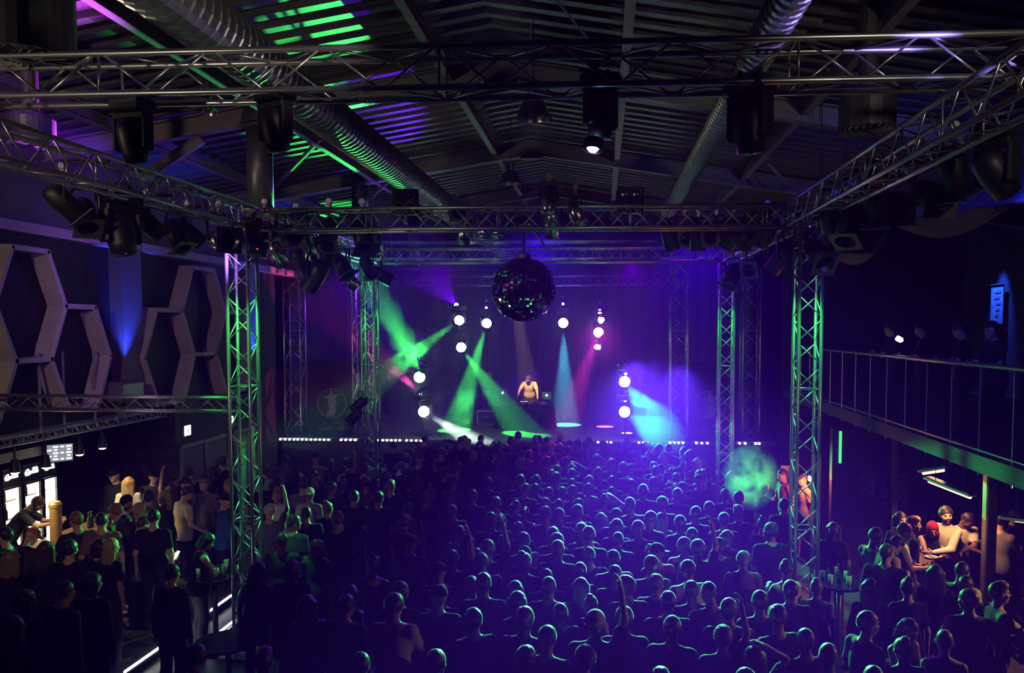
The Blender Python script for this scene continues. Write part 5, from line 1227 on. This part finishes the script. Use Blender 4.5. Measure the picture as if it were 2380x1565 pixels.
A5 = '135,710 230,680 100,765 170,750 230,755 310,740 390,735 475,700 545,705 520,745 590,765 320,820 235,790 380,785 450,795 510,825 690,730 690,780 790,740 945,740 970,710 1100,740 1150,712 1170,780 1275,715 1330,780 1500,715 1590,770 1715,735 1790,745 1920,770 1680,825 1780,810 1860,815 1930,825 900,800 1010,810 1090,840 1160,845 1210,850 1340,845 1480,850 230,870 400,865 465,870 620,885 740,890 630,930 800,940 920,915 1030,940 1350,915 1480,935 1570,885 1675,870 1780,890 1910,895 2090,895 1725,940 2040,945 2220,940 400,960 1090,1000 960,1020 1365,1015 1545,995 1660,1000 1840,985 1890,1012 1950,1055 2050,1045 2075,1085 2235,1060 2190,1095 2300,1050 885,1060 810,1090 985,1100 1125,1065 650,1115 720,1155 1020,1145 1250,1105 1430,1110 1620,1130 1790,1095 1870,1130 2060,1150 2100,1185 745,1195 960,1175 1060,1180 1240,1180 980,1205 1450,1210 1740,1185 2060,1205'
A8 = '440,5 505,40 605,58 690,30 800,18 930,15 915,38 1040,3 1240,25 1430,8 720,75 430,108 360,108 515,172 790,108 1040,115 1185,100 1300,92 1385,105 1550,130 1645,68 1715,35 1790,98 1900,60 2040,135 2100,165 945,165 700,210 810,208 915,200 1015,200 1090,170 1160,148 1205,205 1640,205 1660,245 1785,210 215,190 225,240 500,260 455,285 635,255 620,285 720,290 795,248 1330,285 1400,300 1555,260 1735,265 1925,340 2205,405 430,330 890,335 590,345 710,385 1075,350 1075,385 1200,360 1590,405 235,360 280,325 330,410 930,425 705,458 555,505 110,410 150,500 330,505 965,522 985,550 1140,490 1340,505 1520,575 1580,530 1725,525 670,568 735,605 310,700 555,712 990,725 1300,718 1400,722 1840,728 1880,650 1930,630 2110,692 2245,762 2360,505 765,820 890,845 590,895 50,545'
A3 = '1060,500 1185,470 1240,425 1245,510 1350,460 1400,410 1500,475 1655,540 880,665 830,340 820,395 930,430 1220,685 1090,760 1500,730 1000,920 1520,330 1650,300 1530,400 1570,235 1140,360 1005,220 1950,380 2080,270 2130,210 2220,210 2030,310 2160,160 2010,100 1260,360 1290,980 1000,1170 830,1200 1230,1490 2010,1480 2160,1340 1560,1490 1870,550 2160,950 1190,300 1380,260 1700,250 1850,230 1750,420 2230,420 1300,200'
def pts(s, sc, ox, oy): return [(ox+float(a.split(',')[0])/sc, oy+float(a.split(',')[1])/sc) for a in s.split()]
px_list = [p for p in pts(A5, 3.913, 1050, 820)] + [p for p in pts(A8, 2.644, 1000, 1150)]
left_list = pts(A3, 3.913, 400, 1000)
rc = random.Random(11); CR_ = []
def add_c(px, py, src):
    female = rc.random() < (0.28 if src != 'l' else 0.2); h = rc.gauss(1.66 if female else 1.77, 0.05)
    q = PZ(px, py, h+0.01); CR_.append(dict(x=q.x, y=min(q.y, 21.2), h=h, f=female, src=src))
for p in px_list: add_c(*p, 'm')
for p in left_list: add_c(*p, 'l')
CR_[len(px_list)+9].update(h=1.86, f=False, top='green'); CR_[len(px_list)+0].update(f=False, top='white', rot=PI*0.92)
CR_[len(px_list)+2].update(top='grey'); CR_[len(px_list)+3].update(top='cream', f=False)
# fill the dim parts
for gy in np.arange(6.9, 21.0, 0.78):
    for gx in np.arange(-4.5, 2.2, 0.74):
        x = gx+rc.uniform(-.18, .18); y = gy+rc.uniform(-.18, .18)
        if x < -3.4-0.05*(12-y) and y < 9.3: continue
        if min((x-c['x'])**2+(y-c['y'])**2 for c in CR_) < 0.62**2: continue
        female = rc.random() < 0.3; CR_.append(dict(x=x, y=y, h=rc.gauss(1.64 if female else 1.75, 0.05), f=female, src='f'))
TOW = [(TL, YB-0.3, .5), (TR+.06, YB-0.3, .5), (TL, YC, .5), (TR, YC, .5)]
for it in range(60):
    for i, a in enumerate(CR_):
        for b in CR_[i+1:]:
            dx = a['x']-b['x']; dy_ = a['y']-b['y']; d2 = dx*dx+dy_*dy_
            if d2 < 0.25:
                d_ = math.sqrt(d2)+1e-6; k = (0.5-d_)*0.3/d_; a['x'] += dx*k*.5; a['y'] += dy_*k*1.3; b['x'] -= dx*k*.5; b['y'] -= dy_*k*1.3
        for tx, ty, r in TOW:
            d_ = math.hypot(a['x']-tx, a['y']-ty)+1e-6
            if d_ < r: a['x'] += (a['x']-tx)*(r-d_)/d_*.5; a['y'] += (a['y']-ty)*(r-d_)/d_*.5
        a['y'] = min(a['y'], 21.45)
CR_ = [c for c in CR_ if not (c['x'] > TR+0.9 and c['y'] < 14)][:286]
HM_ = ['short', 'short', 'crop', 'short', 'fringe', 'curly', 'quiff', 'short', 'cap']; HF_ = ['long', 'longwavy', 'ponytail', 'bob', 'bun', 'long']
HN = dict(short='short', crop='cropped', fringe='full fringed', curly='curly', quiff='swept up', long='long', longwavy='long wavy', ponytail='ponytailed', bob='bobbed', bun='bun tied')
rows = sorted(CR_, key=lambda c: -c['y']); RW = 14
for r0 in range(0, len(rows), RW):
    for k, c in enumerate(sorted(rows[r0:r0+RW], key=lambda c: c['x'])): c['row'] = r0//RW+1; c['k'] = k+1
for c in CR_:
    near_bar = c['src'] == 'l'
    pr = rc.choice(FEM) if c['f'] else rc.choice(MALE)
    if not c['f'] and rc.random() < 0.07: pr = 'c2'
    hair = rc.choice(HF_) if c['f'] else rc.choice(HM_)
    hc = rc.choice(['black', 'black', 'brown', 'brown', 'brown', 'fair', 'blond' if c['f'] else 'brown'])
    top = c.get('top') or rc.choice(['black']*6+['charcoal']*3+['navy']*2+['grey', 'white', 'mauve', 'olive', 'black'])
    ex = ()
    if hair == 'cap':
        cc = rc.choice(['black', 'navy', 'white', 'charcoal']); ex = ((rc.choice(['cap', 'capback']), cc),); hn = cc+' cap'
    else: hn = '%s %s hair' % (HN[hair], hc)
    lab = '%s, %s top, %s row from stage, %s from fridge side' % (hn, top, ORD[c['row']], ORD[c['k']])
    lab = 'dancer, '+lab
    person(pr, (c['x'], c['y'], 0), c.get('rot', rc.gauss(0.10, 0.24)), c['h'], lab, skin=rc.choice([0, 0, 0, 1, 1, 2]), hair=None if hair == 'cap' else hair, hairc=hc, top=top, legs=rc.choice(['black', 'denim', 'charcoal', 'navy']), group='crowd on the dance floor', extra=ex)
# ------------------------------------------------------------------ people one can tell apart
HP = [0]
def hero(px, py, rot, h, label, kw=None, floor=0.0, y=None, **a):
    HP[0] += 1; key = 'h%d' % HP[0]; m = proto(key, vox=0.0095, **(kw or {}))
    loc = place_px(m, px, py, rot, h, floor, y)
    return person(key, tuple(loc), rot, h, label, **a), m, loc
def held(o, m, sx, kind, lab, cat, h, mat=None):
    """a thing in the hand: sits at the palm of arm sx"""
    a = [q for q in m['arms'] if q[0] == sx][0]; p = a[3]+a[4]*0.085; s = h/1.77
    w = Matrix.Rotation(o.rotation_euler.z, 4, 'Z') @ D(tuple(p*s)); w = D((w.x, w.y, w.z))+o.location
    if kind == 'phone':
        q = MB().bevbox(w+D((0, 0, 0.03)), (0.075, 0.012, 0.15), 0.004, Matrix.Rotation(o.rotation_euler.z, 3, 'Z') @ Matrix.Rotation(-0.7, 3, 'X')).build('phone', 'phone')
    else:
        q = MB().lathe([(0.03, -0.05), (0.038, 0.09), (0.035, 0.09), (0.027, -0.04)], 12, w).build('drinking_glass', mat or 'glass', None, True)
    tag(q, lab, cat); return q
R_, L_, C_, B_ = -PI/2, PI/2, PI, 0.0
# DJ
dj, djm, _ = hero(1227, 880, PI, 1.78, 'DJ in a pale yellow t-shirt and dark beard, bending over the decks', dict(lean=.62, hp=.15, hy=-.12, lh=(-.32, .50, .84), rh=(.36, .52, .84), lpole=(-.9, -.3, .1), rpole=(.9, -.3, .1), wide=1.08), STZ, 26.3, skin=1, hair='crop', hairc='black', top='cream', legs='black', extra=(('beard', 'black'),))
FB = 0.18
hero(102, 1176, R_+0.35, 1.80, 'bartender in a dark shirt leaning over the counter by the lit fridges', dict(lean=.65, hp=.2, lh=(-.18, .62, 1.14), rh=(.16, .66, 1.16), sleeve='short'), FB, y=12.9, skin=1, hair='crop', hairc='brown', top='charcoal', extra=(('headphones', 'charcoal'), ('beard', 'brown')))
hero(86, 1228, R_+1.2, 1.70, 'customer in a brown cap bent down at the bar counter', dict(lean=.3, hp=.4, lh=(-.1, .4, 1.15), rh=(.15, .4, 1.15)), FB, hair=None, hairc='brown', top='charcoal', extra=(('cap', 'orange'),))
hero(105, 1257, B_+0.5, 1.70, 'woman with long dark hair rimmed green, back turned at the bar', dict(female=True, sleeve='long', rh=(.3, .3, 1.1)), FB, hair='long', hairc='brown', top='black')
hero(26, 1278, B_+0.3, 1.66, 'woman with long hair at the near picture edge of the bar', dict(female=True, sleeve='long', lh=(-.1, .4, 1.2), rh=(.1, .45, 1.15)), FB, hair='longwavy', hairc='fair', top='black')
o, m, _ = hero(176, 1189, L_-0.7, 1.80, 'man with ginger tinted hair in a dark t-shirt waiting at the bar', dict(hp=.1, hy=.2, lh=(-.15, .42, 1.2), rh=(.12, .45, 1.25)), FB, hair='short', hairc='ginger', top='charcoal')  # the ginger light is put into his hair colour
hero(235, 1190, B_+0.6, 1.80, 'man with short dark hair in a mauve t-shirt, back turned at the bar', dict(hp=.05, lh=(-.15, .3, 1.1)), FB, hair='crop', hairc='black', top='mauve')
hero(266, 1171, L_-0.2, 1.78, 'man with curly hair tinted ginger in a striped yellow shirt at the bar', dict(hp=.15, lh=(-.12, .35, 1.2), rh=(.1, .35, 1.2)), FB, hair='curly', hairc='ginger', top='sand')  # hair colour carries the warm light falling on the curls
hero(289, 1152, C_-0.3, 1.78, 'orange lit man in a brown cap facing the hall at the bar', dict(hp=.3, rh=(.1, .3, 1.4)), FB, skin=1, hair=None, hairc='brown', top='white', extra=(('cap', 'black'), ('beard', 'brown')))
hero(322, 1168, L_-0.1, 1.70, 'woman with long straight hair in profile, green edge down her back', dict(female=True), FB, hair='long', hairc='blond', top='black')
hero(345, 1139, B_+0.4, 1.82, 'tall man with dark hair and dark hooded top behind the woman in profile', dict(sleeve='long', wide=1.1), FB, hair='short', hairc='black', top='charcoal')
hero(290, 1196, B_+0.2, 1.68, 'woman with long black hair and a print on her black top, back turned', dict(female=True), FB, hair='long', hairc='black', top='black')
o, m, _ = hero(340, 1200, R_+0.9, 1.82, 'man in a grey green t-shirt looking at his lit phone', dict(hp=.35, lh=(-.02, .36, 1.12), rh=(.16, .40, 1.10), wide=1.05), 0.0, hair='crop', hairc='brown', top='grey')
held(o, m, 1, 'phone', 'lit phone held by the man in the grey green t-shirt', 'phone', 1.82)
hero(357, 1183, B_+0.2, 1.78, 'man with a green rimmed head behind the man with the phone', dict(), FB, hair='short', hairc='black', top='black')
hero(233, 1251, B_-0.2, 1.66, 'woman in a black top standing close to her long haired friend', dict(female=True, sleeve='long'), FB, hair='bob', hairc='black', top='black')
hero(259, 1250, B_-0.35, 1.68, 'woman with very long hair glowing green down one side', dict(female=True, lh=(-.2, .2, 1.0)), FB, hair='long', hairc='blond', top='black')
hero(265, 1089, C_-0.2, 1.82, 'man in a black cap and black sweater facing the hall by the dark wall', dict(sleeve='long', hp=.1), FB, hair=None, hairc='black', top='black', extra=(('cap', 'black'),))
hero(299, 1108, B_+0.3, 1.72, 'woman with blond curls in a white top, back turned', dict(female=True), FB, hair='longwavy', hairc='blond', top='white')
hero(357, 1092, C_+0.5, 1.80, 'man in a dark cap turning sideways by the side doors', dict(hy=.4), FB, hair=None, hairc='black', top='charcoal', extra=(('cap', 'black'),))
hero(398, 1124, B_+0.4, 1.76, 'person with one bare arm stretched up over the bar queue', dict(female=True, sleeve='none', lh=(-.16, .12, 1.96), lpole=(-.8, .2, -.3)), 0.0, hair='long', hairc='brown', top='black')
hero(380, 1140, L_+0.2, 1.68, 'woman with wavy blond hair facing the fridges', dict(female=True), FB, hair='longwavy', hairc='blond', top='black')
hero(432, 1110, L_-0.2, 1.80, 'man in a cap resting one hand on the back of his head', dict(rh=(.12, -.06, 1.66), rpole=(.9, .3, .2), lh=(-.1, .3, 1.1)), 0.0, hair=None, hairc='brown', top='black', extra=(('capback', 'charcoal'),))
hero(441, 1130, R_+0.9, 1.84, 'man in a pale t-shirt looking down, dark strap across his back', dict(hp=.4, hy=.2, wide=1.1, rh=(.3, .2, 1.0)), 0.0, hair='short', hairc='brown', top='cream')
hero(474, 1112, C_+0.2, 1.82, 'man facing the hall in a grey green t-shirt with green rimmed hair', dict(hp=.05), 0.0, hair='crop', hairc='fair', top='grey')
hero(526, 1147, R_+0.3, 1.80, 'man in a blue hooded top and backwards cap near the tower', dict(sleeve='long', hp=.1, rh=(.08, .34, 1.15), lh=(-.1, .32, 1.1)), 0.0, hair=None, hairc='brown', top='blue', extra=(('capback', 'black'),))
hero(533, 1112, L_+0.5, 1.80, 'man with green rimmed fair hair just behind the near tower', dict(), 0.0, hair='short', hairc='fair', top='black')
o, m, _ = hero(492, 1240, R_+0.75, 1.72, 'woman with sunglasses on her hair looking down at the glass table', dict(female=True, sleeve='none', hp=.5, lh=(-.05, .38, 1.08), rh=(.12, .42, 1.12), lean=.1), 0.0, hair='bob', hairc='black', top='black', legs='grey')
held(o, m, 1, 'glass', 'drinking glass in the hand of the woman looking down', 'glass', 1.72)
hero(163, 1254, B_+0.1, 1.74, 'man in black standing in the dark between the bar groups', dict(sleeve='long'), FB, hair='short', hairc='black', top='black')
for i, (px, py) in enumerate(((442, 1085), (485, 1090), (408, 1096), (505, 1078), (520, 1062))):
    hero(px, py, rc.uniform(-.5, .5), 1.76, 'dim figure by the side doors, %s nearer the stage' % ORD[i+1], dict(female=i % 2 == 1), 0.0, hair=['short', 'longwavy', 'crop', 'bob', 'short'][i], hairc='brown', top=['charcoal', 'black', 'navy', 'black', 'black'][i])
hero(10, 1225, L_, 1.76, 'man in black at the picture edge beside the fridges', dict(sleeve='long'), FB, hair='short', hairc='black', top='black')
for i, (px, py, t_) in enumerate(((60, 1370, 'black'), (150, 1350, 'charcoal'), (215, 1330, 'black'), (30, 1430, 'black'), (400, 1310, 'black'))):
    hero(px, py, rc.uniform(-.4, .6), 1.74, 'dark figure standing in the unlit corner of the bar floor, %s along' % ORD[i+1], dict(female=i % 2 == 0, sleeve='long'), FB if px < 350 else 0, hair=['long', 'short', 'bob', 'long', 'crop'][i], hairc='black', top=t_)
# balcony side bar
hero(2040, 1228, R_+0.4, 1.76, 'man with dark hair in a striped cream shirt and grey jacket', dict(hp=.25, lh=(-.1, .3, 1.15), rh=(.1, .32, 1.1), sleeve='long'), hair='fringe', hairc='brown', top='striped')
hero(2060, 1263, B_-0.55, 1.80, 'man in a black t-shirt with his back turned near the angled bar', dict(wide=1.12, hy=-.2, rh=(.30, .05, .9)), hair='crop', hairc='brown', top='black')
hero(2097, 1250, R_+0.25, 1.80, 'man in a cream polo shirt leaning down onto the bar end', dict(lean=.35, hp=.45, lh=(-.12, .42, 1.0), rh=(.10, .36, 1.06), wide=1.05), hair='short', hairc='black', top='sand')
hero(2108, 1216, R_-0.2, 1.78, 'fair haired man in a white t-shirt talking at the bar end', dict(hp=.2, lh=(-.1, .3, 1.1), rh=(.05, .35, 1.12)), hair='short', hairc='ginger', top='white')
hero(2124, 1200, R_-0.1, 1.80, 'ginger haired man in profile behind the fair haired man', dict(hp=.05), hair='quiff', hairc='ginger', top='black')
hero(2168, 1216, C_-0.15, 1.66, 'woman with a red headscarf leaning both elbows on the angled bar', dict(female=True, sleeve='none', lean=.42, hp=.1, hr=.12, lh=(.10, .44, 1.15), rh=(-.12, .40, 1.15), lpole=(-1, .1, -.2), rpole=(1, .1, -.2)), skin=1, hair=None, hairc='black', top='black', extra=(('scarf', 'red'),))
hero(2197, 1178, R_+3.6, 1.84, 'curly haired man in a black vest with white sleeves at the bar', dict(hy=1.0, lean=.15, lh=(-.12, .44, 1.12), rh=(.2, .3, 1.1), sleeve='long'), hair='curly', hairc='black', top='white', extra=(('beard', 'black'),))
hero(2257, 1196, C_+0.1, 1.80, 'dark bearded man in a white t-shirt with arms folded on the bar', dict(lean=.30, hp=.35, hy=.4, lh=(.14, .36, 1.13), rh=(-.12, .40, 1.13), lpole=(-1, .2, -.2), rpole=(1, .2, -.2), wide=1.12), skin=2, hair='crop', hairc='black', top='white', extra=(('beard', 'black'),))
hero(2175, 1312, B_-0.3, 1.72, 'woman with long dark hair in front of the angled bar', dict(female=True, sleeve='long'), hair='long', hairc='brown', top='black')
hero(2240, 1306, R_+0.8, 1.74, 'man with dark hair and a pale green lit shirt before the bar', dict(hp=.3), hair='short', hairc='black', top='white')
hero(2246, 1338, B_-0.7, 1.70, 'man in black half hidden behind the man in the grey tank top', dict(), hair='short', hairc='black', top='olive')
hero(2252, 1368, R_+1.35, 1.80, 'man in a grey tank top turning back towards the hall, face lit orange', dict(hy=.75, sleeve='none', rh=(.32, .22, .95), lh=(-.3, .2, 1.0)), hair='short', hairc='brown', top='grey')
hero(2322, 1352, R_-0.05, 1.80, 'man with a swept up quiff in profile, cream shirt under a black vest', dict(rh=(.06, .46, 1.1), lh=(-.05, .40, 1.08), hp=-.05), hair='quiff', hairc='ginger', top='cream')
hero(2369, 1394, L_-0.5, 1.72, 'man in a yellow baseball cap at the picture edge, forearm raised', dict(hp=.35, lean=.2, lh=(-.1, .38, 1.2), rh=(.1, .4, 1.25), sleeve='long'), skin=1, hair=None, hairc='brown', top='sand', extra=(('cap', 'yellow'),))
hero(2023, 1344, B_-0.2, 1.68, 'woman with long dark hair and a bare lower back', dict(female=True, sleeve='long'), hair='longwavy', hairc='black', top='black', legs='sand')
hero(2110, 1343, B_-0.1, 1.70, 'woman with a dark hair bun in a black top', dict(female=True), hair='bun', hairc='black', top='black')
hero(1925, 1494, B_-0.05, 1.80, 'man with cropped hair rimmed green close to the bottom edge', dict(), hair='crop', hairc='fair', top='navy')
hero(2018, 1420, R_+0.4, 1.82, 'man with a green rimmed head turned to the bar, dark shirt', dict(hy=-.2, lh=(-.1, .2, 1.2)), hair='short', hairc='fair', top='charcoal')
o, m, _ = hero(2121, 1443, C_+0.5, 1.66, 'woman facing the camera with bare arms, looking down at her drink', dict(female=True, sleeve='none', hp=.35, lh=(-.04, .30, 1.15), rh=(.08, .32, 1.12)), hair='bob', hairc='black', top='black')
held(o, m, 1, 'glass', 'small yellow lit drink of the woman looking down', 'glass', 1.66)
hero(2098, 1482, B_+0.1, 1.66, 'woman with hair tied up in a bun near the bottom edge', dict(female=True), hair='bun', hairc='fair', top='grey')
hero(2196, 1463, B_-0.35, 1.72, 'woman with bare shoulders and short fair hair near the bottom edge', dict(female=True, sleeve='none'), hair='crop', hairc='fair', top='white')
hero(1937, 1214, C_-0.4, 1.70, 'dim woman with long hair beyond the near balcony side tower', dict(female=True), hair='long', hairc='fair', top='charcoal')
hero(2094, 1190, C_+0.2, 1.72, 'dim figure in the shade behind the bar group', dict(female=True), hair='bob', hairc='black', top='black')
hero(2333, 1194, R_+0.6, 1.76, 'dim figure in a pale shirt beyond the steel column', dict(hp=.2, rh=(.1, .4, 1.15)), hair='short', hairc='black', top='grey')
hero(2359, 1180, C_+0.6, 1.78, 'dim figure in dark clothes beyond the steel column', dict(), hair='short', hairc='black', top='black')
hero(1816, 1090, L_+0.3, 1.78, 'red lit man in profile beside the near balcony side tower', dict(lean=.1, hp=.15, rh=(.1, .3, 1.1)), hair='crop', hairc='brown', top='orange')
hero(1866, 1100, L_+0.2, 1.76, 'bright orange lit man seen through the near balcony side tower', dict(lean=.1), hair='crop', hairc='brown', top='cream')
hero(1776, 1118, R_+0.4, 1.74, 'orange rimmed figure in front of the green smoke puff', dict(), hair='short', hairc='brown', top='charcoal')
hero(1702, 1094, R_+0.9, 1.74, 'red lit figure standing behind the slim balcony side tower', dict(female=True, rh=(.1, .34, 1.2)), hair='long', hairc='ginger', top='red')
hero(1822, 1158, B_, 1.74, 'dim figure in black behind the near balcony side tower', dict(), hair='short', hairc='black', top='black')
for i, (px, py, y) in enumerate(((1985, 768, 15.5), (2130, 790, 12.5), (2222, 765, 11.5), (2070, 775, 14.0))):
    o, m, l = hero(px, py, [0.9, 1.3, 1.9, 1.1][i], 1.74, 'dim spectator on the balcony, %s from the stage' % ['first', 'third', 'fourth', 'second'][i], dict(female=i == 2, hp=.2, lh=(-.1, .35, 1.15), rh=(.1, .35, 1.15)), 2.96, y, hair=['short', 'fringe', 'bob', 'crop'][i], hairc='black', top=['navy', 'black', 'charcoal', 'black'][i])
    o.location.z = 2.96; o.location.x = max(o.location.x, 5.35)
# ------------------------------------------------------------------ haze and smoke: scattering lit by the lamps above, hall haze itself tinted blue
def volume(name, lo, hi, dens, aniso, col=(1, 1, 1), noise=None, lab=None, ell=False):
    lo = D(lo); hi = D(hi); c = (lo+hi)/2
    if ell:
        r = (hi-lo)/2; mb = MB().lathe([(max(0.001, math.sin(PI*i/10)), -math.cos(PI*i/10)) for i in range(11)], 16, (0, 0, 0))
        mb.v = [tuple(c+D((v[0]*r.x, v[1]*r.y, v[2]*r.z))) for v in mb.v]
    else: mb = MB().box(c, hi-lo)
    m = bpy.data.materials.new(name); m.use_nodes = True; nt = m.node_tree; nt.nodes.clear()
    o = nt.nodes.new('ShaderNodeOutputMaterial'); s = nt.nodes.new('ShaderNodeVolumeScatter')
    s.inputs['Color'].default_value = (*col, 1); s.inputs['Density'].default_value = dens; s.inputs['Anisotropy'].default_value = aniso
    nt.links.new(s.outputs[0], o.inputs['Volume'])
    if noise:
        tc = nt.nodes.new('ShaderNodeTexCoord'); n = nt.nodes.new('ShaderNodeTexNoise'); n.inputs['Scale'].default_value = noise; n.inputs['Detail'].default_value = 4; n.inputs['Distortion'].default_value = 0.6
        nt.links.new(tc.outputs['Object'], n.inputs['Vector'])
        r = nt.nodes.new('ShaderNodeMapRange'); r.inputs[1].default_value = 0.44; r.inputs[2].default_value = 0.72; r.inputs[3].default_value = 0; r.inputs[4].default_value = dens
        nt.links.new(n.outputs['Fac'], r.inputs[0])
        vs_ = nt.nodes.new('ShaderNodeVectorMath'); vs_.operation = 'SUBTRACT'; vs_.inputs[1].default_value = c
        nt.links.new(tc.outputs['Object'], vs_.inputs[0])
        dv = nt.nodes.new('ShaderNodeVectorMath'); dv.operation = 'DIVIDE'; dv.inputs[1].default_value = (hi-lo)/2
        nt.links.new(vs_.outputs[0], dv.inputs[0]); ln = nt.nodes.new('ShaderNodeVectorMath'); ln.operation = 'LENGTH'; nt.links.new(dv.outputs[0], ln.inputs[0])
        fo = nt.nodes.new('ShaderNodeMapRange'); fo.inputs[1].default_value = 0.3; fo.inputs[2].default_value = 1.0; fo.inputs[3].default_value = 1; fo.inputs[4].default_value = 0
        nt.links.new(ln.outputs['Value'], fo.inputs[0]); mu = nt.nodes.new('ShaderNodeMath'); mu.operation = 'MULTIPLY'
        nt.links.new(r.outputs[0], mu.inputs[0]); nt.links.new(fo.outputs[0], mu.inputs[1]); nt.links.new(mu.outputs[0], s.inputs['Density'])
    ob = mb.build(name, m, None, ell); tag(ob, lab, 'haze' if 'haze' in name else 'smoke', None, 'stuff'); return ob
volume('haze', (-7.0, 0.5, 0.02), (4.75, 19.2, 6.8), 0.0115, 0.45, (0.30, 0.006, 1.0), lab='thin blue tinted haze hanging over the dance floor')  # blue of the light is put into the haze colour
volume('haze', (-8.75, 20.42, STZ+0.01), (4.15, 29.15, 7.2), 0.028, 0.2, lab='thicker violet haze hanging over the stage')
def smoke(px0, py0, px1, py1, y0, y1, dens, ns, lab):
    a = P(px0, py1, (y0+y1)/2); b = P(px1, py0, (y0+y1)/2)
    return volume('smoke', (a.x, y0, a.z), (b.x, y1, b.z), dens, 0.1, (1, 1, 1), ns, lab, True)
smoke(890, 760, 1040, 900, 23.9, 25.5, 1.6, 2.2, 'swirling green lit smoke where two green beams meet')
smoke(985, 860, 1090, 990, 25.5, 26.8, 1.6, 2.4, 'magenta lit smoke puff beneath the fridge side pole')
smoke(1675, 1030, 1815, 1185, 14.3, 15.4, 3.0, 3.4, 'green lit smoke puff beside the near balcony side tower')
smoke(970, 935, 1075, 1015, 22.72, 23.5, 1.6, 2.0, 'white lit smoke in the short dazzling beam at the stage edge')
smoke(895, 835, 990, 935, 23.0, 24.0, 1.3, 2.4, 'pink lit smoke curl beside the front lamp stand')
spot(P(1660, 960, 17.0), P(1748, 1105, 14.85), GREEN, 210, 24, 0.8, 0.05, name='smoke_green')
smoke(1040, 900, 1180, 1010, 24.8, 26.4, 0.5, 2.2, 'thin green smoke around the speaker pole')
